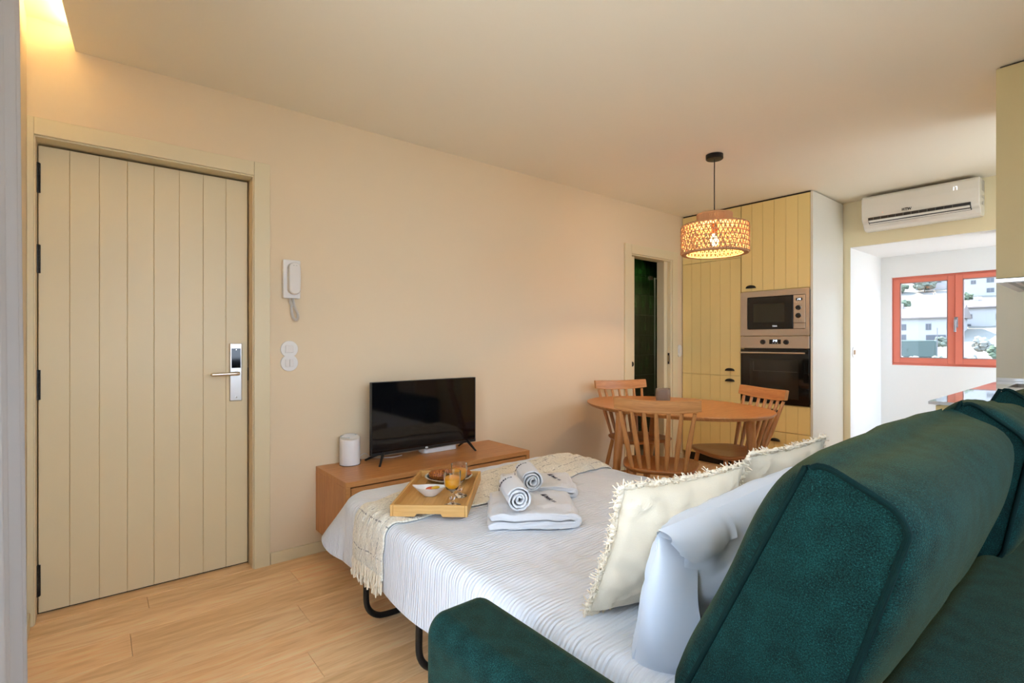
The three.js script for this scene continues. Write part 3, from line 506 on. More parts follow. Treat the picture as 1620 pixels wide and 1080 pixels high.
// ---------------------------------------------------------------- kitchen run on the right
const CT = .9;
{
  const mTop = phys('polished white worktop', [.66, .68, .70], { roughness: .04, clearcoat: .6, clearcoatRoughness: .02 });
  const t = thing('base_cabinets', 'cream base cabinets under the polished worktop behind the sofa', 'cabinet', [4.3, 0, .35]);
  part(t, 'carcass', [bx(3.28, 5.355, .09, .11, .055, .62), bx(3.28, 3.3, .11, CT - .017, .055, .62), bx(5.335, 5.355, .11, CT - .017, .055, .62), bx(3.3, 5.335, .11, CT - .017, .055, .07)], mCabinet); part(t, 'plinth', bx(3.3, 5.3, 0, .09, .055, .58), mBlackPlastic);
  for (let k = 0; k < 4; k++) { const b = part(t, 'door', rb(3.285 + k * .515, 3.795 + k * .515, .1, CT - .022, .62, .64, .002, 'y'), mCabinet); }
  const w = thing('worktop', 'polished white worktop mirroring the window behind the sofa', 'worktop', [4.3, CT - .016, .35]);
  const S = { a0: 4.65, a1: 5.1, b0: .14, b1: .54 };
  part(w, 'slab', [rb(3.258, S.a0, CT - .016, CT, .052, .665, .002), bx(S.a0, S.a1, CT - .016, CT, .052, S.b0), bx(S.a0, S.a1, CT - .016, CT, S.b1, .665), bx(S.a1, 5.358, CT - .016, CT, .052, .665)], mTop);
  part(w, 'upstand', rb(5.335, 5.358, CT, CT + .024, .052, .675, .002), mTop);
  const s = thing('sink', 'steel sink let into the worktop below the cooker hood', 'sink', [4.87, CT - .15, .34]);
  part(s, 'basin', [bx(S.a0 + .001, S.a1 - .001, CT - .15, CT - .145, S.b0, S.b1), bx(S.a0 + .0005, S.a0 + .004, CT - .15, CT - .002, S.b0, S.b1), bx(S.a1 - .004, S.a1 - .0005, CT - .15, CT - .002, S.b0, S.b1), bx(S.a0, S.a1, CT - .15, CT - .002, S.b0 + .0005, S.b0 + .004), bx(S.a0, S.a1, CT - .15, CT - .002, S.b1 - .004, S.b1 - .0005)], mat('sink steel', [.25, .22, .18], { metalness: .8, roughness: .3 }));
  const u = thing('wall_cabinet', 'plain cream wall cabinet reaching the ceiling at the right edge', 'cabinet', [3.6, 1.49, .23]);
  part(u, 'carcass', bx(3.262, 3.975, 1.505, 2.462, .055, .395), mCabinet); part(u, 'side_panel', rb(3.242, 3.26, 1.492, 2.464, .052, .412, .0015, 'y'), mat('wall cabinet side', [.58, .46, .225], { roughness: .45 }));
  part(u, 'door', rb(3.262, 3.97, 1.505, 2.46, .397, .412, .0015, 'y'), mCabinet);
  single('gap_shade_strip', bx(3.26, 3.97, 2.465, 2.4755, .06, .40), mDark, 'dark strip standing in for the shaded gap between the wall cabinet and the ceiling', 'gap_shade');  // shade of the gap above the cabinet, built as a dark strip
  const h = thing('cooker_hood', 'slim steel cooker hood under the wall cabinet at the right edge', 'cooker hood', [3.6, 1.47, .23]);
  part(h, 'body', rb(3.25, 3.96, 1.474, 1.4915, .056, .415, .002), mSteel);
  part(h, 'front_trim', bx(3.244, 3.25, 1.474, 1.489, .056, .417), mChrome);
  for (let k = 0; k < 2; k++) { const f = part(h, 'grease_filter', bx(3.28 + k * .34, 3.60 + k * .34, 1.471, 1.4742, .08, .375), mat('filter grey', [.30, .28, .24], { metalness: .7, roughness: .4 })); for (let j = 0; j < 8; j++) part(f, 'filter_bar', bx(3.285 + k * .34, 3.595 + k * .34, 1.469, 1.472, .09 + j * .035, .105 + j * .035), mSteel); }
}

// ---------------------------------------------------------------- pendant lamp
{
  const A = 3.279, B = 1.825, t = thing('pendant_lamp', 'woven rattan drum pendant lamp hanging over the round table', 'pendant lamp', [A, 1.79, B]);
  part(t, 'canopy', lathe([[0, CH - .032], [.052, CH - .032], [.056, CH - .028], [.056, CH], [0, CH]], 36).translate(A, 0, -B), mBlack);
  part(t, 'cord', tube([V(A, CH - .03, B), V(A - .002, 2.25, B), V(A, 2.03, B)], .0035, 12, 8), mBlack);
  const R = .216, y0 = 1.805, y1 = 1.99, sh = t, ring = (r, y, q) => new THREE.TorusGeometry(r, q, 8, 96).rotateX(Math.PI / 2).translate(A, y, -B);
  for (let k = 0; k <= 6; k++) part(t, 'ring', ring(R + (k === 0 || k === 6 ? -.004 : 0), lerp(y0, y1, k / 6), k === 0 || k === 6 ? .006 : .0034), mRattan);
  const NZ = 46;
  for (let k = 0; k < 6; k++) {
    const gs = [], ya = lerp(y0, y1, k / 6), yb = lerp(y0, y1, (k + 1) / 6);
    for (let i = 0; i < NZ; i++) {
      const th = (i + (k % 2) * .5) / NZ * 2 * Math.PI, w = Math.PI / NZ, j = rr(-.15, .15) * w, P = (a, y, r) => new THREE.Vector3(A + Math.cos(a) * r, y, -B + Math.sin(a) * r);
      const top = P(th + j, yb, R + .001), l = P(th - w * .85, ya, R - .002), r = P(th + w * .85, ya, R + .003), c = P(th + j * .5, ya, R - .001);
      gs.push(bar(l, top, .0042, .0034, 5), bar(r, top, .0042, .0034, 5)); if (rnd() < .35) gs.push(bar(c, top, .0034, .003, 5));
    }
    part(t, 'woven_row', gs, mRattan).userData.kind = 'stuff';
  }
  { const gs = []; for (let i = 0; i < 90; i++) { const th = i / 90 * 2 * Math.PI, P = (r, y) => new THREE.Vector3(A + Math.cos(th) * r, y, -B + Math.sin(th) * r); gs.push(bar(P(.112, 1.993), P(.112, 2.067), .0040, .0040, 5)); }
    gs.push(ring(.112, 2.068, .005), ring(.112, 1.993, .004)); part(t, 'wrapped_neck', gs, mRattan); }
  { const gs = []; for (let i = 0; i < 70; i++) { const th = i / 70 * 2 * Math.PI, P = (r, y) => new THREE.Vector3(A + Math.cos(th) * r, y, -B + Math.sin(th) * r); gs.push(bar(P(.112, 1.993), P(R - .004, 1.992), .0048, .0078, 5)); } part(t, 'shoulder', gs, mRattan); }
  { const gs = []; for (let k = 0; k < 4; k++) gs.push(ring(R - .004 - k * .009, y0 - .004, .0048)); part(t, 'rim', gs, mRattan); }
  part(t, 'neck_baffle', new THREE.CylinderGeometry(.106, .106, .003, 48).translate(A, 2.056, -B), phys('neck baffle', [.7, .5, .3], { transmission: .3, thickness: 0, roughness: 1 }));  // added disc, dims the bulb light reaching the ceiling
  part(t, 'spider', [bar(V(A - .11, 2.03, B), V(A + .11, 2.03, B), .003), bar(V(A, 2.03, B - .11), V(A, 2.03, B + .11), .003)], mBlack);
  part(t, 'socket', lathe([[0, 2.035], [.012, 2.035], [.02, 2.0], [.021, 1.945], [.015, 1.935], [0, 1.935]], 20).translate(A, 0, -B), mat('copper socket', [.30, .12, .05], { metalness: .6, roughness: .35 }));
  part(t, 'bulb', lathe([[0, 1.852], [.012, 1.855], [.022, 1.866], [.027, 1.884], [.024, 1.905], [.014, 1.927], [.012, 1.94], [0, 1.94]], 24).translate(A, 0, -B), mEmit('warm bulb', [1, .78, .42], 7));
  const l = new THREE.PointLight(lin(1, .62, .28), BULB * 4, 0, 2); l.position.set(A, 1.892, -B); l.name = 'bulb_light'; l.castShadow = true; scene.add(l);
}

// ---------------------------------------------------------------- dining table and chairs
{
  const A = 3.188, B = 2.088, ra = .50, rbb = .683, t = thing('dining_table', 'oval orange oak dining table on round tapered legs', 'table', [A, 0, B]);
  const s = new THREE.Shape(); s.absellipse(0, 0, ra - .004, rbb - .004, 0, Math.PI * 2); const N = 96;
  const prof = [[0, .720], [.955, .720], [.975, .724], [.995, .738], [1, .742], [.998, .7455], [.990, .747], [0, .747]];
  let g = grid(N, prof.length - 1, (u, v) => { const p = prof[Math.round(v * (prof.length - 1))], th = u * 2 * Math.PI; return [Math.cos(th) * ra * p[0], p[1], Math.sin(th) * rbb * p[0]]; });
  g = g.toNonIndexed(); g.computeVertexNormals(); g = wuv(g, 'x'); local(t, 'tabletop', g, mOak);
  for (const [th, r0, r1] of [[2.75, .50, .55], [5.02, .44, .50], [.72, .42, .47]]) { // directions in (a,b)
  }
  const leg = (xa, xb, ya, yb) => local(t, 'leg', wuv(bar(new THREE.Vector3(xa, 0, -xb), new THREE.Vector3(ya, .72, -yb), .019, .033, 20), 'y'), mOak);
  leg(2.655 - A, 2.20 - B, 2.735 - A, 2.19 - B); leg(3.40 - A, 1.60 - B, 3.36 - A, 1.62 - B); leg(3.52 - A, 2.56 - B, 3.46 - A, 2.42 - B);
  local(t, 'apron', wuv(new THREE.CylinderGeometry(.2, .2, .03, 32, 1).translate(0, .705, 0), 'x'), mOak);
}
{
  const t = thing('candle_pot', 'square taupe glazed pot standing on the dining table', 'pot', [3.29, .747, 2.24]);
  const R = (p) => (u, v) => { const q = p[Math.round(v * (p.length - 1))], th = u * 2 * Math.PI, c = Math.cos(th), s = Math.sin(th), k = 1 / Math.pow(Math.abs(c) ** 5 + Math.abs(s) ** 5, .2); return [c * k * q[0], q[1] + .002 * Math.sin(3 * th) * (q[1] > .08), s * k * q[0]]; };
  const p = [[.001, 0], [.044, 0], [.048, .005], [.053, .045], [.051, .09], [.049, .1], [.045, .1], [.044, .09], [.044, .06], [.001, .055]];
  local(t, 'body', grid(48, p.length - 1, R(p)), mat('taupe glaze', [.22, .165, .115], { roughness: .4 })); t.rotation.y = .5;
  local(t, 'wick', bar(new THREE.Vector3(0, .055, 0), new THREE.Vector3(.003, .108, 0), .0015), mat('wick', [.4, .3, .2]));
}
function seatShape() { // rounded trapezoid, front at +z, saddle dip
  const f = (u, v) => { }; const N = 64, ring = (k, y) => [...Array(N + 1)].map((_, i) => { const th = i / N * 2 * Math.PI, c = Math.cos(th), s = Math.sin(th), e = 1 / Math.pow(Math.abs(c) ** 3.4 + Math.abs(s) ** 3.4, 1 / 3.4), z = s * e * .205, w = .222 + z * .12 ; return [c * e * w * k, y, z * k + .0]; });
  const prof = [[.02, .418], [.80, .418], [.93, .424], [.985, .436], [1, .444], [.985, .450], [.93, .452], [.7, .447], [.4, .441], [.02, .439]];
  return wuv(grid(N, prof.length - 1, (u, v) => { const p = prof[Math.round(v * (prof.length - 1))], r = ring(p[0], p[1])[Math.round(u * N)]; return r; }), 'z');
}
function makeChair(label, [a, b], turn) {
  const t = thing('spindle_chair', label, 'chair', [a, 0, b], turn, 'oak spindle-back chairs around the dining table');
  local(t, 'seat', seatShape(), mOakDark);
  const crest = (u) => { const x = lerp(-.235, .235, u); return [x, .83 + .004 * Math.cos(x * 6), -.285 + .20 * x * x * 2.2 - .0]; };
  const cz = (x) => -.30 + .62 * x * x;   // the rail bows backwards in the middle
  // crest rail: box section swept along the bow
  const sec = [[-.011, -.036], [.011, -.036], [.013, -.030], [.012, .034], [.006, .038], [-.006, .038], [-.012, .034], [-.013, -.030], [-.011, -.036]];
  let g = grid(28, sec.length - 1, (u, v) => { const q = sec[Math.round(v * (sec.length - 1))], x = lerp(-.24, .24, u), yy = .832 + .012 * Math.pow(Math.abs(x) / .24, 2) + q[1] * (1 - .12 * Math.pow(Math.abs(x) / .24, 4)); return [x, yy, cz(x) + q[0] - (q[1]) * .18]; });
  g = g.toNonIndexed(); g.computeVertexNormals();
  const cap = (x) => { const s = new THREE.Shape(sec.map((q) => new THREE.Vector2(q[0] - q[1] * .18, q[1] * .88 + .012))); const c = new THREE.ShapeGeometry(s); c.rotateY(-Math.PI / 2); c.translate(x, .832, cz(x)); return c; };
  { const c0 = cap(-.24), c1 = cap(.24); for (const c of [c0, c1]) { const P = c.attributes.position; for (let i = 0; i < P.count; i++) P.setZ(i, P.getZ(i)); } g = join([g, c0, c1]); }
  local(t, 'crest_rail', wuv(g, 'x'), mOak);
  for (let k = 0; k < 7; k++) {
    const s = (k - 3) / 3, p = new THREE.Vector3(s * .147, .444, -.155 - .022 * (1 - s * s)), q = new THREE.Vector3(s * .205, .80, cz(s * .205) + .005), m = p.clone().lerp(q, .45);
    local(t, 'spindle', wuv(join([bar(p, m, .0105, .0155, 12), bar(m, q, .0155, .0100, 12)]), 'y'), mOak);
  }
  const L = [[-.165, .13, -.20, .195], [.165, .13, .20, .195], [-.15, -.13, -.205, -.215], [.15, -.13, .205, -.215]], at = (l, y) => new THREE.Vector3(lerp(l[2], l[0], y / .42), y, lerp(l[3], l[1], y / .42));
  for (const l of L) { const m = at(l, .25); local(t, 'leg', wuv(join([bar(at(l, 0), m, .0115, .0165, 14), bar(m, at(l, .425), .0165, .014, 14)]), 'y'), mOak); }
  local(t, 'stretcher', wuv(bar(at(L[0], .17), at(L[2], .19), .0085, .0085, 12), 'z'), mOak); local(t, 'stretcher', wuv(bar(at(L[1], .17), at(L[3], .19), .0085, .0085, 12), 'z'), mOak);
  local(t, 'stretcher', wuv(bar(at(L[0], .17).lerp(at(L[2], .19), .5), at(L[1], .17).lerp(at(L[3], .19), .5), .0085, .0085, 12), 'x'), mOak);
  return t;
}
// turn: local +z is where the sitter looks; facing (da, db) -> atan2(da, -db)
const face = (da, db) => Math.atan2(da, -db);
const chair = makeChair('oak spindle chair nearest the bed, its back turned to the camera', [2.69, 1.855], face(.86, .51));
function placeChair(a, b, turn, label) { const c = chair.clone(); c.name = numbered('spindle_chair'); c.position.set(a, 0, -b); c.rotation.set(0, turn, 0); c.userData = { ...chair.userData, label }; scene.add(c); return c; }
placeChair(3.33, 2.50, face(-.36, -.93), 'oak spindle chair standing against the door wall, beside the bathroom door');
placeChair(3.40, 1.79, face(-.88, .47), 'oak spindle chair in front of the oven, turned sideways under the table');

// ---------------------------------------------------------------- sofa
const SA0 = .548, SA1 = .722;
function cushionGeo(q, a0, a1, puff, topDrop = 0) {   // q: seam outline in (b, y): front-bottom, front-top, back-top, back-bottom
  const pts = [], r = .035, n = q.length;
  for (let i = 0; i < n; i++) { const p = q[(i + n - 1) % n], c = q[i], d = q[(i + 1) % n], u = (x) => { const l = Math.hypot(x[0] - c[0], x[1] - c[1]), k = Math.min(r, l * .4) / l; return [c[0] + (x[0] - c[0]) * k, c[1] + (x[1] - c[1]) * k]; }, s = u(p), e = u(d); for (let k = 0; k <= 4; k++) { const t = k / 4; pts.push([lerp(lerp(s[0], c[0], t), lerp(c[0], e[0], t), t), lerp(lerp(s[1], c[1], t), lerp(c[1], e[1], t), t)]); } }
  const curve = new THREE.CatmullRomCurve3(pts.map((p) => new THREE.Vector3(p[0], p[1], 0)), true, 'catmullrom', .3), NP = 96, ring = [...Array(NP + 1)].map((_, i) => curve.getPointAt((i % NP) / NP));
  const cen = ring.slice(0, NP).reduce((s, p) => s.add(p), new THREE.Vector3()).multiplyScalar(1 / NP);
  const soft = ring.map((_, i) => { const v = new THREE.Vector3(); let w = 0; for (let k = -12; k <= 12; k++) { const g = Math.exp(-k * k / 60); v.addScaledVector(ring[(i + k + 2 * NP) % NP], g); w += g; } return v.multiplyScalar(1 / w); });
  const nor = ring.map((p, i) => { const e = ring[(i + 1) % NP].clone().sub(ring[(i + NP - 1) % NP]).normalize(), v = new THREE.Vector3(e.y, -e.x, 0); if (v.dot(p.clone().sub(cen)) < 0) v.negate(); return v; });
  const nsoft = ring.map((_, i) => { const e = soft[(i + 1) % NP].clone().sub(soft[(i + NP - 1) % NP]).normalize(), v = new THREE.Vector3(e.y, -e.x, 0); if (v.dot(soft[i % NP].clone().sub(cen)) < 0) v.negate(); return v; });
  const S = [0, .004, .015, .035, .07, .12, .2, .3, .4, .5, .6, .7, .8, .88, .93, .965, .985, .996, 1], len = a1 - a0;
  const body = grid(NP, S.length - 1, (u, v) => { const i = Math.round(u * NP), s = S[Math.round(v * (S.length - 1))], x = 2 * s - 1, k = Math.pow(1 - Math.pow(Math.abs(x), 7), .5), p = ring[i].clone().lerp(soft[i % NP], .65 * k), nn = nsoft[i];
    const h = k * (puff[0] * Math.max(nn.x, 0) ** 1.5 + puff[1] * Math.max(nn.y, 0) ** 2 + puff[2] * Math.max(-nn.x, 0) ** 1.5) + .004 * k * n3(p.x * 5, p.y * 5, s * 4 + a0 * 9); return [a0 + s * len, p.y + nn.y * h - topDrop * s * sstep(.7, 1, p.y), -(p.x + nn.x * h), (a0 + s * len), i / NP * 1.2]; }, true);
  const cap = (a, dir) => grid(NP, 6, (u, v) => { const p = ring[Math.round(u * NP)], k = 1 - v; return [a + dir * .014 * (1 - k * k), lerp(cen.y, p.y, k), -lerp(cen.x, p.x, k), lerp(cen.x, p.x, k), lerp(cen.y, p.y, k)]; });
  const pipe = (a) => new THREE.TubeGeometry(new THREE.CatmullRomCurve3(ring.slice(0, NP).map((p, i) => new THREE.Vector3(a, p.y + nor[i].y * .002, -(p.x + nor[i].x * .002))), true), 160, .0048, 8, true);
  return { body: [body, cap(a0, -1), cap(a1, 1)], pipes: [pipe(a0), pipe(a1)] };
}
{
  const t = thing('sofa_bed', 'dark green fabric sofa bed opened out towards the door wall', 'sofa', [1.62, 0, .3]);
  const arm = (a0, a1) => { // squared arm with softly rounded top and front
    const g = new RoundedBoxGeometry(a1 - a0, .56, 1.16, 6, .042), P = g.attributes.position;
    for (let i = 0; i < P.count; i++) { const x = P.getX(i), y = P.getY(i), z = P.getZ(i); P.setY(i, y + (y > 0 ? .012 * (1 - (2 * x / (a1 - a0)) ** 2) : 0)); }
    g.computeVertexNormals(); g.translate((a0 + a1) / 2, .045 + .28, -(.985 - .58)); return wuv(g, 'z'); };
  part(t, 'armrest', arm(SA0, SA1), mSofa); part(t, 'armrest', arm(2.62, 2.80), mSofa);
  part(t, 'back_frame', wuv(new RoundedBoxGeometry(1.89, .64, .45, 4, .04).translate(1.67, .06 + .32, -(.025)), 'x'), mSofa);
  part(t, 'base', rb(SA1 + .002, 2.615, .06, .26, .185, .70, .01), mSofa);
  for (const [a, b] of [[.6, .9], [.6, -.1], [2.7, .9], [2.7, -.1]]) part(t, 'foot', bar(V(a, 0, b), V(a, .06, b), .018, .022), mBlackPlastic);
}
{
  const mk = (q, a0, a1, puff, label, drop) => { const t = thing('back_cushion', label, 'cushion', [(a0 + a1) / 2, .55, q[0][0]], 0, 'green back cushions of the sofa bed'), g = cushionGeo(q, a0, a1, puff, drop); part(t, 'body', g.body, mSofa); for (const p of g.pipes) part(t, 'piping', p, mSofaPipe); };
  mk([[.520, .545], [.296, 1.031], [.179, .972], [.262, .69]], .80, 1.60, [.064, .003, .042], 'largest dark green sofa back cushion in the foreground, piped side panel facing the camera', -.016);
  mk([[.50, .545], [.262, 1.062], [.150, .972], [.20, .69]], 1.625, 2.19, [.052, .026, .036], 'green sofa back cushion directly behind the foreground cushion, rising slightly above it', .05);
  mk([[.44, .545], [.262, 1.018], [.090, .992], [.14, .70]], 2.215, 2.60, [.045, .032, .040], 'pale-lit green sofa back cushion farthest from the camera, next to the worktop', .0);
}

// ---------------------------------------------------------------- pull-out bed
const BC = [1.545, 1.33], hx = .695, hy = 1.01, BR = .16, HANG = .235, BT = .5;
function surf(p, q, off = 0, hang = HANG) {
  const ix = clamp(p, -(hx - BR), hx - BR), iq = Math.min(q, hy - BR), ex = p - ix, eq = q - iq, d = Math.hypot(ex, eq), dx = d > 1e-6 ? ex / d : 0, dq = d > 1e-6 ? eq / d : 0, re = .05;
  const und = .004 * n2(p * 3 + 3, q * 3) + .0025 * n2(p * 9, q * 7 + 5);
  if (d <= BR - re) return [BC[0] + p, BT + und + off, -(BC[1] + q)];
  const s2 = 4 * dx * dx * dq * dq, left = dx < 0 ? 1 : .6, dh = (hang + BR) / Math.max(Math.abs(dx), Math.abs(dq)) - (BR - re), t = (d - (BR - re)) / dh, l = t * (hang + re) * (1 - .10 * s2), fl = .05 + .58 * s2 * left + .03 * n2(p * 2, q * 2), A = Math.PI / 2 - fl, al = re * A;
  let h, v; if (l < al) { h = (re + off) * Math.sin(l / re); v = -re + (re + off) * Math.cos(l / re); } else { const r = l - al; h = (re + off) * Math.sin(A) + r * Math.sin(fl); v = -re + (re + off) * Math.cos(A) - r * Math.cos(fl); }
  const run = dx * q * 9 - dq * p * 9 + 6 * Math.atan2(dq, dx); h += t * t * (.007 * Math.sin(run * 1.3) + .006 * n2(run * .35, 4));
  return [BC[0] + ix + dx * (BR - re + h), BT + v + und * (1 - Math.min(1, t * 4)), -(BC[1] + iq + dq * (BR - re + h))];
}
{
  const t = thing('pull_out_bed', 'pull-out mattress on bent black tube legs under the bedspread', 'bed', [1.545, 0, 1.33]);
  part(t, 'mattress', wuv(new RoundedBoxGeometry(1.33, .17, 1.98, 5, .045).translate(1.545, .398, -1.325), 'x'), mLinen);
  part(t, 'frame', [tube([V(.90, .298, .72), V(.90, .298, 1.4), V(.90, .298, 2.2), V(.98, .298, 2.26), V(2.1, .298, 2.26), V(2.19, .298, 2.2), V(2.19, .298, 1.4), V(2.19, .298, .72)], .013, 80, 10)], mBlack);
  for (const b of [2.085, 1.625]) {
    const pts = []; const a0 = .897, a1 = 2.19, r = .07, y = .016; pts.push(V(a0, .30, b)); pts.push(V(a0, .18, b), V(a0, y + r, b)); for (let k = 1; k <= 5; k++) { const th = k / 5 * Math.PI / 2; pts.push(V(a0 + r - r * Math.cos(th), y + r - r * Math.sin(th), b - .004 * k)); }
    for (const a of [1.1, 1.3, 1.6, 1.9]) pts.push(V(a, y, b - .03)); for (let k = 0; k <= 5; k++) { const th = k / 5 * Math.PI / 2; pts.push(V(a1 - r + r * Math.sin(th), y + r - r * Math.cos(th), b - .02 + .004 * k)); } pts.push(V(a1, .18, b), V(a1, .30, b));
    const l = part(t, 'leg', new THREE.TubeGeometry(new THREE.CatmullRomCurve3(pts, false, 'centripetal'), 140, .0125, 12), mBlack);
    part(l, 'glide', rb(1.06, 1.11, 0, .028, b - .045, b - .012, .005), mBlackPlastic); part(l, 'glide', rb(1.98, 2.03, 0, .028, b - .045, b - .012, .005), mBlackPlastic);
  }
  part(t, 'bracket', [rb(.888, .912, .235, .30, 2.11, 2.155, .004), bar(V(.9, .27, 2.13), V(.9, .23, 2.15), .012)], mBlackPlastic);
}
{
  const P = hx + HANG, Q0 = -1.0, Q1 = hy + HANG, nu = 150, nv = 190;
  const g = grid(nu, nv, (u, v) => { const p = lerp(-P, P, u), q = lerp(Q0, Q1, v), s = surf(p, q); s.push(p + .05 * n2(p * .8, q * .8), q + .02 * Math.sin(p * 3) * sstep(-.3, -.9, q)); return s; });
  const hem = grid(nu, 2, (u, v) => { const p = lerp(-P, P, u), s = surf(p, Q1, -.003 * v); s[1] += .012 * v; return s; });
  single('bedspread', [g], mSheet, 'white ribbed bedspread spread over the pull-out bed, hem hanging at the sides', 'bedspread');
}
const onBed = (a, b, h = 0) => V(a, BT + h, b);
// throw blanket: runs across the foot half of the bed and hangs down on the window side
function throwPt(u, w, off = .012) { // u: metres from the left hem, w: -1..1 across
  const p = -hx - .185 + u, c = lerp(.600, .715, sstep(.15, 1.4, u)) + .012 * Math.sin(u * 5), hw = lerp(.128, .195, sstep(.10, .55, u)) + .008 * Math.sin(u * 13 + w) + .006 * n2(u * 9, w);
  const bump = .004 * (1 + n2(u * 10, w * 3)) + .018 * sstep(1.05, 1.35, u) * (.6 + .5 * n2(u * 6, w * 1.6 + 3)) + .010 * sstep(.86, .95, Math.abs(w)) * 0;
  const s = surf(p, c + w * hw, off + bump * (1 - w ** 6));
  return [s[0], s[1], s[2], u, (w + 1) * .19];
}
{
  const L = 1.62, t = thing('throw_blanket', 'cream woven throw with broken dark lines and a fringe hanging over the bed edge', 'throw', [.9, .3, 1.95]);
  const topG = grid(180, 40, (u, v) => throwPt(u * L, v * 2 - 1)), bot = grid(180, 40, (u, v) => throwPt(u * L, v * 2 - 1, .004));
  const edge = (w) => grid(180, 4, (u, v) => { const a = throwPt(u * L, w, .012), b = throwPt(u * L, w, .004), th = v * Math.PI, m = .5 - .5 * Math.cos(th), x = Math.sin(th) * .005 * Math.sign(w); return [lerp(a[0], b[0], m), lerp(a[1], b[1], m), lerp(a[2], b[2], m) - x, a[3], a[4] + v * .01]; });
  part(t, 'blanket', [topG, bot, edge(-1), edge(1)], mThrow);
  const gs = [];
  for (let k = 0; k < 64; k++) {
    const w = -1 + 2 * (k + .5) / 64, s = throwPt(.004, w, .010), len = rr(.055, .085), pts = [];
    const dx = rr(-.012, .004), dz = rr(-.018, .018); for (let j = 0; j <= 5; j++) { const q = j / 5; pts.push(new THREE.Vector3(s[0] + dx * q - .006 * Math.sin(q * 5 + k), s[1] + .012 - q * len, s[2] + dz * q * q + .004 * Math.sin(q * 7 + k * 2))); }
    gs.push(tube(pts, rr(.0022, .0036), 10, 5)); const p2 = pts.map((p, j) => p.clone().add(new THREE.Vector3(rr(-.004, .004), 0, rr(-.006, .006) * j / 3))); gs.push(tube(p2, .0016, 8, 4));
  }
  part(t, 'fringe', gs, mFringe).userData.kind = 'stuff';
  const g2 = []; for (let k = 0; k < 60; k++) { const w = -1 + 2 * (k + .5) / 60, s = throwPt(L - .004, w, .010), pts = []; for (let j = 0; j <= 4; j++) pts.push(new THREE.Vector3(s[0] + .004 * j, s[1] - j * .02, s[2] + rr(-.004, .004))); g2.push(tube(pts, .0026, 8, 4)); }
  part(t, 'fringe', g2, mFringe).userData.kind = 'stuff';
}

// ---------------------------------------------------------------- pillows
function pillowGeo(w, h, th, sd, n = 44, pinch = .06) {
  const side = (sg) => grid(n, n, (u, v) => {
    const x = 2 * u - 1, y = 2 * v - 1, ax = Math.abs(x), ay = Math.abs(y), e = Math.pow(1 - ax ** 2.6, .62) * Math.pow(1 - ay ** 2.6, .62), cx = 1 - pinch * (1 - ay ** 2) * ax ** 2, cy = 1 - pinch * (1 - ax ** 2) * ay ** 2;
    const wr = .005 * n2(x * 1.6 + sd, y * 1.6) + .0022 * n2(x * 4 + sd, y * 3 + 3) + .010 * Math.exp(-((Math.abs(x) - Math.abs(y)) ** 2) * 30) * ax * ay * n2(x * 8 + sd, y * 8);
    return [x * w / 2 * cx, y * h / 2 * cy, sg * (th / 2 * e + wr * Math.min(1, e * 3)), x * w / 2, y * h / 2];
  });
  return [side(1), side(-1)];
}
function pillow(name, label, group, [a, y, b], w, h, th, yaw, tilt, roll, m, sd, fringe) {
  const t = thing(name, label, 'pillow', [a, y, b], 0, group); t.rotation.order = 'YXZ'; t.rotation.set(tilt, yaw, roll);
  local(t, 'cover', pillowGeo(w, h, th, sd), m);
  if (fringe) {
    const gs = []; const P = (s) => { const k = Math.floor(s) % 4, f = 2 * (s % 1) - 1, pin = 1 - .06 * (1 - f * f); return k === 0 ? [f * w / 2, h / 2 * pin, 0, 1] : k === 1 ? [w / 2 * pin, -f * h / 2, 1, 0] : k === 2 ? [-f * w / 2, -h / 2 * pin, 0, -1] : [-w / 2 * pin, f * h / 2, -1, 0]; };
    for (let i = 0; i < 620; i++) {
      const s = (i + rnd()) / 620 * 4, q = P(s), l = rr(.007, .020), z0 = rr(-.004, .004), sx = rr(-.014, .014), sz = rr(-.016, .016), pts = [];
      for (let j = 0; j <= 3; j++) { const f = j / 3; pts.push(new THREE.Vector3(q[0] + q[2] * l * f + q[3] * sx * f * f, q[1] + q[3] * l * f * (1 - .25 * f) + q[2] * sx * f * f, z0 + sz * f * f)); }
      gs.push(tube(pts, rr(.0010, .0022), 4, 4));
      if (i % 3 === 0) { const c = new THREE.IcosahedronGeometry(rr(.004, .008), 1); c.scale(1.4, 1, 1); c.translate(pts[1].x, pts[1].y, pts[1].z * .6); gs.push(c); }
    }
    local(t, 'fringe', gs, mFringe).userData.kind = 'stuff';
    const sg = []; for (const [x0, y0, x1, y1] of [[-1, 1, 1, 1], [1, 1, 1, -1], [1, -1, -1, -1], [-1, -1, -1, 1]]) { const pts = []; for (let j = 0; j <= 14; j++) { const f = j / 14, g = 2 * f - 1, pin = 1 - .06 * (1 - g * g); pts.push(new THREE.Vector3(lerp(x0, x1, f) * w / 2 * (x0 === x1 ? pin : 1), lerp(y0, y1, f) * h / 2 * (y0 === y1 ? pin : 1), .003 * Math.sin(j * 2))); } sg.push(tube(pts, .0045, 28, 6)); }
    local(t, 'seam', sg, mFringe);
  }
  return t;
}
pillow('fringed_cushion', 'cream cushion with frayed edges nearest the camera on the bed', 'cream fringed cushions on the bed', [1.175, .683, .785], .44, .378, .15, -.16, .36, .0, mCreamLinen, 3, true);
pillow('fringed_cushion', 'cream cushion with frayed edges standing behind the first one, nearer the dining chairs', 'cream fringed cushions on the bed', [1.675, .69, .75], .45, .40, .15, -.08, .36, .0, mCreamLinen, 11, true);
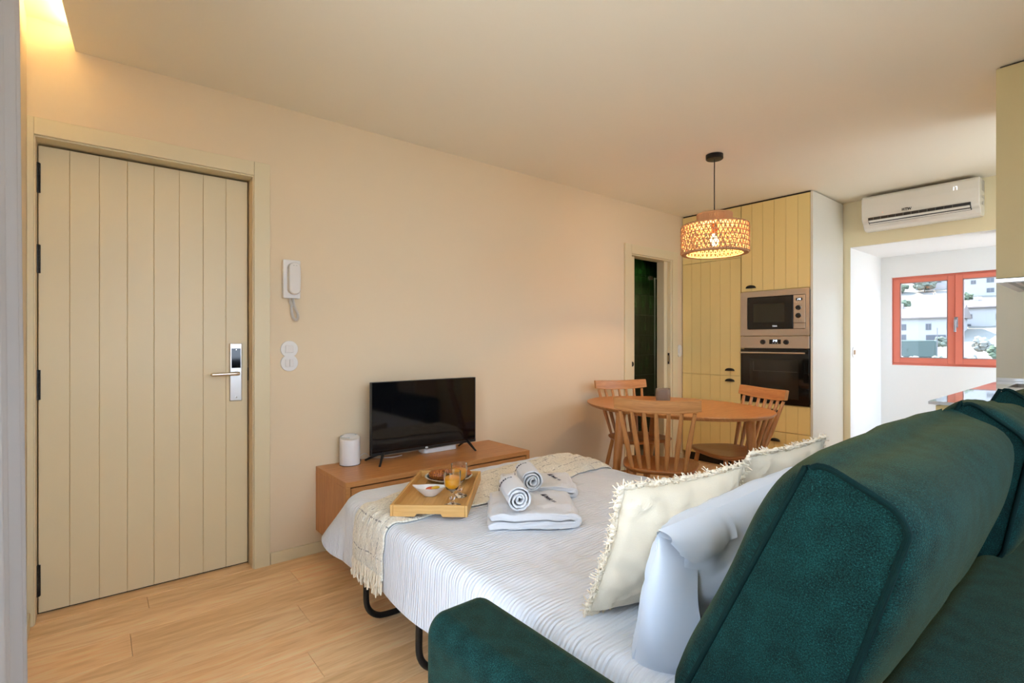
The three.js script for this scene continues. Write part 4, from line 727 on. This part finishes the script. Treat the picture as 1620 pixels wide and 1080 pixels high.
{
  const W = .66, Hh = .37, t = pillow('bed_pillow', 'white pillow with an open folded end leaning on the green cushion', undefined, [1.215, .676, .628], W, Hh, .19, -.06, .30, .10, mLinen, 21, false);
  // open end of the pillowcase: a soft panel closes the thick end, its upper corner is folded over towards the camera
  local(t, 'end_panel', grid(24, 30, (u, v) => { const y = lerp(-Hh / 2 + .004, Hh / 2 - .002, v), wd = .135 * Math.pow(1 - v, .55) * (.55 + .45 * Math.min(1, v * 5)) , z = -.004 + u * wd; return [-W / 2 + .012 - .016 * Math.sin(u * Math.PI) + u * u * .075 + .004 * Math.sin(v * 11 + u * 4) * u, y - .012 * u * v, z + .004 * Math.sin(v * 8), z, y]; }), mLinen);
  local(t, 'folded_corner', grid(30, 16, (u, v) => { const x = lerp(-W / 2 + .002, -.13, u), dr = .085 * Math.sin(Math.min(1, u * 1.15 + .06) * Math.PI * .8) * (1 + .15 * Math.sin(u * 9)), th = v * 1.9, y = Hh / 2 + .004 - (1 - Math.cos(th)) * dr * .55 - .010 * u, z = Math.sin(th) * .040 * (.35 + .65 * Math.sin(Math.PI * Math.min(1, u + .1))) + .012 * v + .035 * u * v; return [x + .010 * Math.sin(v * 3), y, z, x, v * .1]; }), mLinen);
}

// ---------------------------------------------------------------- towels
function towelText(parent, y, x, z, turn, s = .021) { // mark and lettering lying flat, reading direction along local -z .. +z
  const up = (g) => { g.rotateX(-Math.PI / 2); g.rotateY(turn); g.translate(x, y, z); return g; };
  const tri = (x0, x1, x2) => new THREE.ExtrudeGeometry(new THREE.Shape([new THREE.Vector2(x0, -.010), new THREE.Vector2(x1, -.010), new THREE.Vector2(x2, .014)]), { depth: .001, bevelEnabled: false });
  local(parent, 'emblem', [up(join([tri(-.053, -.040, -.046).translate(0, 0, 0).rotateZ(0), tri(-.0385, -.029, -.036)]))], mInk);
  local(parent, 'lettering', up(text('host', s).translate(.004, 0, 0)), mInk); local(parent, 'lettering', up(text('us', s * .9).translate(.052, -.001, 0)), mInkGrey);
}
function foldedTowel(label, [a, b], w, d, h, turn, y0 = BT + .004) {
  const t = thing('folded_towel', label, 'towel', [a, y0, b], turn, 'folded white towels on the bed');
  const r = h / 2, n = 70, out = [], gap = .0025, L = -w / 2;
  // closed outline of a towel folded in two: outer U and inner U; ends rounded
  const layer = (x, k) => .0015 * n2(x * 20 + a * 9, k * 3);
  for (let i = 0; i <= 20; i++) { const x = lerp(L, w / 2 - r, i / 20); out.push([x, 0 + layer(x, 1)]); }
  for (let i = 1; i < 16; i++) { const th = -Math.PI / 2 + i / 16 * Math.PI; out.push([w / 2 - r + Math.cos(th) * r, r + Math.sin(th) * r]); }
  for (let i = 0; i <= 20; i++) { const x = lerp(w / 2 - r, L + .01, i / 20); out.push([x, h + layer(x, 2) * 2]); }
  out.push([L + .002, h - .006], [L + .003, r + .008], [L + .014, r + gap]);
  for (let i = 0; i <= 12; i++) { const x = lerp(L + .02, w / 2 - r, i / 12); out.push([x, r + gap + layer(x, 3)]); }
  out.push([w / 2 - r + .004, r]);
  for (let i = 0; i <= 12; i++) { const x = lerp(w / 2 - r, L + .02, i / 12); out.push([x, r - gap + layer(x, 3)]); }
  out.push([L + .004, r - .005], [L - .003, r - .010], [L - .003, .004]);
  const g = new THREE.ExtrudeGeometry(new THREE.Shape(out.map((p) => new THREE.Vector2(...p))), { depth: d - .012, steps: 12, bevelEnabled: true, bevelSize: .004, bevelThickness: .006, bevelOffset: -.004, bevelSegments: 3 });
  g.translate(0, 0, -d / 2 + .006); const P = g.attributes.position; for (let i = 0; i < P.count; i++) { const x = P.getX(i), y = P.getY(i), z = P.getZ(i); P.setXYZ(i, x + .006 * n2(z * 10, y * 20 + 4), y + (y > h * .3 ? .006 * n2(x * 8 + 2, z * 8 + a * 7) : 0), z + .006 * n2(x * 11 + b, y * 30)); }
  g.computeVertexNormals(); local(t, 'cloth', wuv(g, 'x'), mTerry);
  return t;
}
{
  const TT = -.6435;
  const f1 = foldedTowel('folded white towel closest to the camera, under the front rolled towel', [1.352, 1.53], .345, .31, .056, TT);
  const f2 = foldedTowel('folded white towel nearer the bed foot, under the back rolled towel', [1.60, 1.775], .345, .26, .050, TT);
  towelText(f1, .0585, .07, -.035, -Math.PI / 2 + .35, .018); towelText(f2, .0525, .085, -.03, -Math.PI / 2 + .35, .016);
}
function rolledTowel(label, p0, p1, r) { // p0: the visible spiral end, p1: the other end (room points)
  const d = p1.clone().sub(p0), L = d.length(), t = thing('rolled_towel', label, 'towel', [p0.x, p0.y, -p0.z], Math.atan2(-d.x, -d.z), 'rolled white towels on the folded towels');
  // local -z runs from p0 to p1
  const turns = 3.3, th = .0085, N = 190, mid = (k) => { const s = k, w = s * turns * 2 * Math.PI, rr0 = lerp(.006, r - th / 2, s) + .0028 * Math.sin(w * 1.3 + 1) * (1 - s) + .002 * Math.sin(2 * w + .5) * (1 - s * .6); return [Math.cos(w + .8) * rr0 * 1.04, Math.sin(w + .8) * rr0 * .97]; };
  const o = [], inn = []; for (let i = 0; i <= N; i++) { const a = mid(i / N), b = mid(Math.min(1, (i + .5) / N)), c = mid(Math.max(0, (i - .5) / N)), tx = b[0] - c[0], ty = b[1] - c[1], l = Math.hypot(tx, ty) || 1, nx = ty / l, ny = -tx / l, h = th / 2 * (1 - .06); o.push([a[0] + nx * h, a[1] + ny * h]); inn.push([a[0] - nx * h, a[1] - ny * h]); }
  const g = new THREE.ExtrudeGeometry(new THREE.Shape([...o, ...inn.reverse()].map((p) => new THREE.Vector2(...p))), { depth: L - .012, steps: 10, bevelEnabled: true, bevelSize: .0032, bevelThickness: .006, bevelOffset: -.0032, bevelSegments: 3 });
  g.translate(0, 0, -L + .006); const P = g.attributes.position; for (let i = 0; i < P.count; i++) { const z = P.getZ(i); P.setZ(i, z + (z > -.02 ? .006 * n2(P.getX(i) * 30 + p0.x * 50, P.getY(i) * 30) : 0)); } g.computeVertexNormals();
  local(t, 'cloth', wuv(g, 'z'), mTerry);
  // embroidery on the upper left flank
  const wrap = (gg, m, n) => { const Q = gg.attributes.position; for (let i = 0; i < Q.count; i++) { const x = Q.getX(i), y = Q.getY(i), z = Q.getZ(i), an = 2.45 - x / r, R0 = r * 1.0 + .0012 + z; Q.setXYZ(i, Math.cos(an) * R0 * 1.04, Math.sin(an) * R0 * .97, -L * .72 + y); } gg.computeVertexNormals(); return local(t, n, gg, m); };
  wrap(text('host', .0145), mInk, 'lettering'); wrap(text('us', .013).translate(.033, 0, 0), mInkGrey, 'lettering');
  wrap(join([new THREE.ExtrudeGeometry(new THREE.Shape([new THREE.Vector2(-.040, -.007), new THREE.Vector2(-.026, -.007), new THREE.Vector2(-.033, .009)]), { depth: .001, bevelEnabled: false })]), mInk, 'emblem');
  return t;
}
rolledTowel('rolled white towel lying on the front folded towel, spiral end towards the camera', V(1.215, .612, 1.445), V(1.305, .612, 1.61), .051);
rolledTowel('rolled white towel behind the other roll, on the back folded towel', V(1.430, .606, 1.615), V(1.525, .606, 1.775), .050);

// ---------------------------------------------------------------- breakfast tray
{
  const TA = 1.181, TB = 1.946, TY = BT + .016, turn = Math.atan2(.417, .366);   // long side runs towards (+a, +b)
  const t = thing('breakfast_tray', 'rectangular bamboo breakfast tray lying on the cream throw', 'tray', [TA, TY, TB], turn);
  const L = .535, W = .305, h = .045, wl = .011, X0 = -L / 2, X1 = L / 2, Z0 = -W / 2, Z1 = W / 2;
  for (let k = 0; k < 6; k++) { const z0 = lerp(Z0 + wl, Z1 - wl, k / 6); local(t, 'base_slat', wuv(new RoundedBoxGeometry(L - 2 * wl, .007, (W - 2 * wl) / 6 - .0004, 1, .0006).translate(0, .013, z0 + (W - 2 * wl) / 12), 'x', [k * .31, k * .17]), mBamboo); }
  const long = (z) => wuv(new RoundedBoxGeometry(L, h, wl, 2, .002).translate(0, h / 2, z), 'x'); local(t, 'long_side', long(Z0 + wl / 2), mBamboo); local(t, 'long_side', long(Z1 - wl / 2), mBamboo);
  const end = () => { const s = rrect(-W / 2 + wl + .0004, W / 2 - wl - .0004, 0, h, .002); const s2 = new THREE.Shape([[-W / 2 + wl + .0004, 0], [-.055, 0], [-.047, .011], [.047, .011], [.055, 0], [W / 2 - wl - .0004, 0], [W / 2 - wl - .0004, h], [-W / 2 + wl + .0004, h]].map((p) => new THREE.Vector2(...p))); return new THREE.ExtrudeGeometry(s2, { depth: wl - .002, bevelEnabled: true, bevelSize: .001, bevelThickness: .001, bevelOffset: -.001, bevelSegments: 1 }).translate(0, 0, -wl / 2 + .001).rotateY(Math.PI / 2); };
  local(t, 'end_side', wuv(end().translate(X0 + wl / 2, 0, 0), 'z'), mBamboo); local(t, 'end_side', wuv(end().translate(X1 - wl / 2, 0, 0), 'z'), mBamboo);
  const TT = TY + .0168;
  // plate
  const pl = thing('plate', 'round plate with blue-grey glaze and pale rim holding croissants', 'plate', [1.312, TT, 2.088]);
  local(pl, 'body', lathe([[0, 0], [.055, 0], [.062, .004], [.095, .018], [.112, .024], [.1135, .0255], [.111, .027], [.093, .0215], [.06, .008], [0, .007]], 64), mat('pale stoneware', [.62, .56, .48], { roughness: .35 }));
  local(pl, 'glaze', lathe([[0, .0078], [.06, .0088], [.093, .0223], [.1035, .0252]], 64), mat('blue grey glaze', [.09, .13, .15], { roughness: .22 }));
  const tC = tex(256, 256, (u, v) => { const k = .5 + .5 * Math.sin(u * 40 * Math.PI + 2 * n2(u * 8, v * 8)), n = fbm(u * 20, v * 20, 3); return mix3([.80, .50, .20], [.47, .20, .06], clamp(.35 + .4 * k + n, 0, 1)); });
  const croissant = (label, a, b, turn, s) => {
    const c = thing('croissant', label, 'croissant', [a, TT + .010, b], turn, 'croissants on the blue-grey plate');
    const g = grid(90, 24, (u, v) => { const x = 2 * u - 1, th = v * 2 * Math.PI, seg = x * 4.2, f = seg - Math.floor(seg), r = .030 * s * Math.pow(Math.max(0, 1 - Math.abs(x) ** 2.1), .72) * (.86 + .17 * Math.pow(f, .5) * (x < 0 ? 1 : 1)) + .001, ang = x * 1.25, R = .062 * s; return [Math.sin(ang) * (R + r * Math.cos(th)), .026 * s + r * Math.sin(th) * .92 - (1 - .9) * .02, -(Math.cos(ang) * (R + r * Math.cos(th)) - R * .6), u, v]; });
    local(c, 'crust', g, mat('croissant crust', [1, 1, 1], { map: tC, roughness: .45 })); return c;
  };
  croissant('golden croissant on the left side of the plate, behind the bowl', 1.285, 2.105, 2.6, .98);
  croissant('golden croissant on the right side of the plate, half hidden by the juice glasses', 1.352, 2.055, -.4, .9);
  // bowl
  const bw = thing('bowl', 'small white boat-shaped bowl with pointed ends on the tray', 'bowl', [1.118, TT, 1.928], Math.atan2(.632, .775) * -1);
  const N = 64, prof = [[.02, 0], [.30, 0], [.36, .08], [.62, .45], [.86, .82], [1, 1], [.985, 1.01], [.84, .85], [.58, .50], [.3, .2], [.02, .17]];
  local(bw, 'body', grid(N, prof.length - 1, (u, v) => { const p = prof[Math.round(v * (prof.length - 1))], th = u * 2 * Math.PI, c = Math.cos(th), s = Math.sin(th), pt = Math.sign(c) * Math.pow(Math.abs(c), .85), e = p[0] ** 2.2; return [pt * .074 * p[0] * (1 + .05 * e), (.040 + .008 * Math.abs(c) ** 4 * e) * p[1] + 0, s * .040 * p[0] * (1 - .35 * e * Math.abs(c) ** 2)]; }), mat('white porcelain', [.84, .82, .79], { roughness: .25 }));
  const fr = thing('fruit_slice', 'red and yellow fruit slices lying inside the white bowl', 'fruit', [1.122, TT + .024, 1.932]);
  local(fr, 'slice', new THREE.SphereGeometry(.02, 20, 12).scale(1.1, .35, .6).translate(.002, .006, -.006), mat('red fruit', [.75, .13, .05], { roughness: .35 })); local(fr, 'slice', new THREE.SphereGeometry(.018, 20, 12).scale(1.2, .35, .6).translate(.022, .008, .004), mat('yellow fruit', [.85, .5, .05], { roughness: .35 }));
  // glasses of juice
  const mCup = phys('clear goblet glass', [1, 1, 1], { transmission: 1, thickness: .003, roughness: .02, ior: 1.45 });
  const mJuice = phys('orange juice', [1, .42, .008], { roughness: .35 });
  const goblet = (label, a, b) => {
    const t = thing('juice_glass', label, 'glass', [a, TT, b], 0, 'goblets of orange juice on the tray');
    const out = [[0, 0], [.034, 0], [.035, .002], [.026, .006], [.012, .010], [.007, .016], [.009, .024], [.013, .034], [.009, .046], [.006, .052], [.012, .058], [.024, .068], [.032, .084], [.0345, .104], [.0355, .140]], inn = [[.0335, .140], [.0325, .104], [.030, .085], [.022, .071], [.010, .064], [0, .063]];
    const g = lathe([...out, ...inn], 20); local(t, 'goblet', g, mCup);
    local(t, 'juice', lathe([[0, .0635], [.0098, .0646], [.0216, .0716], [.0296, .0853], [.0321, .104], [.0325, .113], [0, .113]], 40), mJuice);
    return t;
  };
  goblet('goblet of orange juice at the near corner of the tray', 1.124, 1.762); goblet('goblet of orange juice between the front glass and the plate', 1.216, 1.85);
}

// ---------------------------------------------------------------- curtain
{
  const t = thing('curtain', 'long grey curtain gathered at the left edge of the picture', 'curtain', [-.15, .02, 1.3]);
  const fold = (u, v) => { const y = lerp(.015, 2.535, v), b = lerp(1.22, 1.76, u), am = lerp(.036, .022, v), w = u * 2 * Math.PI * 5.2; return [-.172 + (1 - v) * .010 + am * Math.sin(w + .9) * (.75 + .25 * Math.sin(u * 9)) , y, -(b + .012 * Math.cos(w) + .006 * n2(v * 2, u * 5)), b, y]; };
  part(t, 'cloth', [grid(150, 40, fold)], mCurtain);
  part(t, 'track', bx(-.175, -.15, 2.535, 2.555, -.5, 2.2), mWhitePlastic);
}

// ---------------------------------------------------------------- the hillside outside
{
  const mGround = mat('dry hillside earth', [.14, .14, .125], { roughness: 1 });
  const H = (a, b) => -7.5 + sstep(15, 95, a) * 5 + sstep(80, 120, a) * 1.6 + Math.max(0, a - 124) * .27 + (a > 40 ? .5 * n2(a * .05, b * .05) : 0);
  const g = grid(70, 60, (u, v) => { const a = lerp(-80, 330, u), b = lerp(-160, 200, v); return [a, H(a, b), -b]; });
  struct('terrain', g, mGround, 'pale dry hillside beyond the window', 'hillside');
  const mRender = mat('white render', [.29, .29, .285], { roughness: .9 }), mRoof = mat('clay tile roof', [.15, .128, .118], { roughness: .9 }), mPane = mat('dark window pane', [.05, .058, .07], { roughness: .4 }), mFrame = mat('grey window frame', [.11, .11, .12]);
  struct('bounce_terrace', [bx(-6, WA - .26, -.25, -.05, -6, 5), bx(WA - .26, 6.6, -.25, -.05, -6, -.86)], mat('pale terrace tile', [.72, .70, .66], { roughness: .8 }), 'unseen pale slab added to bounce daylight up to the ceiling', 'bounce_terrace');  // slab added out of view, bounces daylight onto the ceiling
  const house = (label, [a, b], yb, w, h, dp, wins, ridge = 2.4) => {   // w along b, front faces -x; wins: [offset along b, height, width, height]
    const t = thing('house', label, 'house', [a + dp / 2, yb, b]);
    part(t, 'wall', bx(a, a + dp, yb - 4, yb + h, b - w / 2, b + w / 2), mRender);
    const s = new THREE.Shape([[-.7, 0], [dp / 2, ridge], [dp + .7, 0], [dp + .7, -.25], [-.7, -.25]].map((p) => new THREE.Vector2(...p))); const rg = new THREE.ExtrudeGeometry(s, { depth: w + 1.2, bevelEnabled: false }); rg.translate(a, yb + h + .2, -(b + w / 2 + .6));
    part(t, 'roof', rg, mRoof);
    part(t, 'chimney', bx(a + dp * .4, a + dp * .4 + .8, yb + h + .3, yb + h + ridge + .9, b + w * .2, b + w * .2 + .8), mRender);
    for (const [o, y, ww, hh] of wins) { const f = part(t, 'window', bx(a - .08, a + .1, yb + y, yb + y + hh, b + o - ww / 2, b + o + ww / 2), mFrame); for (const k of [0, 1]) part(f, 'pane', bx(a - .1, a - .07, yb + y + .1, yb + y + hh - .1, b + o - ww / 2 + .08 + k * ww / 2, b + o - .08 + k * ww / 2), mPane); }
    return t;
  };
  const D = (u, v, d) => { const s = (u - 810) / 806; const th = Math.atan2(989, 806); return [d * (Math.cos(th) + Math.sin(th) * s), 1.2 + d * (540 - v) / 806, d * (Math.sin(th) - Math.cos(th) * s)]; };
  const G = (u, v, d0 = 45) => { for (let d = d0; d < 500; d += .5) { const p = D(u, v, d); if (p[1] <= H(p[0], p[2])) return [...p, d]; } return [...D(u, v, 150), 150]; };   // where a line of sight meets the hillside
  const h1 = G(1447, 541, 90), h2 = G(1556, 522, 60), h3 = G(1563, 468), h4 = G(1480, 458);
  house('wide white house with two rows of windows, seen through the left window pane', [h1[0], h1[2]], h1[1], 14, 4.9, 9, [[2.2, 2.5, 1.8, 1.3], [-2.4, 2.5, .9, 1.3], [-6.2, 2.6, 1.8, 1.3], [2.2, .4, 1.8, 1.2], [-3.6, .1, 3.2, 1.4]], 2.6);
  house('white house with a low tiled roof, seen through the right window pane', [h2[0] + 4, h2[2] - .6], h2[1], 11.5, 4.8, 7, [[-1.6, 2.2, 1.5, 1.2], [3.2, 2.6, .8, .9], [3.6, .4, 1.2, 1.0]], 1.7);
  house('white house high on the hill at the top right of the window', [h3[0], h3[2]], h3[1], 9, 5.6, 7, [[-.6, 3.4, 1.4, 1.2], [-.6, .9, 1.4, 1.1], [2.6, 3.2, 1.0, 1.0]]);
  house('white house high on the hill at the top of the left window pane', [h4[0], h4[2]], h4[1], 9, 4.2, 7, [[-.5, 2.0, 2.0, 1.4], [2.6, 2.0, 1.2, 1.4]]);
  // trees: crowns of many leaf clumps
  const leafMats = [[.085, .115, .075], [.125, .145, .115], [.19, .195, .175]].map((c, i) => mat('foliage ' + i, c, { roughness: 1 })), mTrunk = mat('bark', [.2, .14, .09]);
  const tree = (label, name, [u, v, d], w, h, k, group) => {
    const g0 = d ? D(u, v, d) : G(u, v), p = [g0[0], d ? g0[1] - h * .6 : g0[1] - h * .1, g0[2]], t = thing(name, label, name === 'tree' ? 'tree' : 'shrub', p, 0, group), gs = [];
    for (let i = 0; i < 46; i++) { const th = rr(0, 6.283), ph = Math.acos(rr(-1, 1)), r = Math.cbrt(rnd()), q = new THREE.IcosahedronGeometry(w * rr(.12, .22), 1), P = q.attributes.position; for (let j = 0; j < P.count; j++) { const f = 1 + .3 * n3(P.getX(j) * 2 + i, P.getY(j) * 2, P.getZ(j) * 2); P.setXYZ(j, P.getX(j) * f, P.getY(j) * f * .8, P.getZ(j) * f); } q.computeVertexNormals(); q.translate(Math.sin(ph) * Math.cos(th) * r * w / 2, h * (name === 'tree' ? .62 : .42) + Math.cos(ph) * r * h * (name === 'tree' ? .36 : .5), Math.sin(ph) * Math.sin(th) * r * w / 2); gs.push(q); }
    local(t, 'foliage', gs, leafMats[k]); local(t, name === 'tree' ? 'trunk' : 'stem', bar(new THREE.Vector3(0, -2, 0), new THREE.Vector3(0, h * .5, 0), name === 'tree' ? w * .05 : w * .01, w * .012, 8), mTrunk);
  };
  tree('pale green tree on the hill at the top of the left window pane', 'tree', [1464, 462, 0], 4.6, 5, 1);
  tree('low green tree at the left edge of the left window pane', 'tree', [1425, 489, 0], 3.8, 2.6, 0);
  tree('dark green tree at the upper left corner of the left window pane', 'tree', [1421, 464, 0], 4, 3, 0);
  tree('bright green shrub against the right edge of the red window', 'shrub', [1574, 553, 60], 1.3, 1.7, 0);
  for (const [u, v, d, w, k, l] of [[1424, 572, 58, 1.9, 2, 'pale round shrub at the bottom left corner of the left pane'], [1452, 574, 54, 2.1, 2, 'widest pale shrub at the bottom of the left pane, before the hedge'], [1485, 571, 62, 1.6, 1, 'pale shrub at the bottom right of the left pane'], [1531, 569, 62, 1.9, 2, 'loose grey-green shrub at the bottom of the right pane'], [1556, 541, 72, 2.2, 2, 'spreading pale shrub below the house in the right pane'], [1531, 474, 0, 2.2, 0, 'small dark shrub left of the tiled roof in the right pane'], [1489, 538, 84, 1.7, 1, 'climbing greenery at the right end of the wide white house']]) tree(l, 'shrub', [u, v, d], w, w * .95, k);
  { const p = D(1444, 549, 78), gs = []; const t = thing('hedge', 'long clipped blue-green hedge in front of the wide white house', 'hedge', [p[0], p[1] - 1.5, p[2] + .3]);
    const hg = new RoundedBoxGeometry(1.2, 2.7, 6.6, 6, .3); let P = hg.attributes.position; for (let i = 0; i < P.count; i++) P.setXYZ(i, P.getX(i) + .1 * n3(P.getX(i), P.getY(i) * 4, P.getZ(i) * 4), P.getY(i) + .1 * n3(P.getX(i) * 3, P.getY(i), P.getZ(i) * 3), P.getZ(i)); hg.computeVertexNormals(); local(t, 'foliage', hg.translate(0, 1.2, 0), mat('hedge green', [.062, .088, .082], { roughness: 1 })); }
  { const p = D(1484, 545, 70); single('lamp_post', bar(V(p[0], p[1] - 4, p[2]), V(p[0], p[1] + 2.3, p[2]), .06, .04, 8), mFrame, 'thin pole beside the hedge seen through the left pane', 'pole'); }
  { const p = D(1541, 458, 140); single('utility_pole', bar(V(p[0], p[1] - 6, p[2]), V(p[0], p[1] + 4, p[2]), .12, .08, 8), mFrame, 'tall thin pole on the hill seen through the right pane', 'pole'); }
}

// ---------------------------------------------------------------- finish
scene.traverse((o) => { if (o.isMesh) { o.castShadow = true; o.receiveShadow = true; } });
renderer.render(scene, camera);
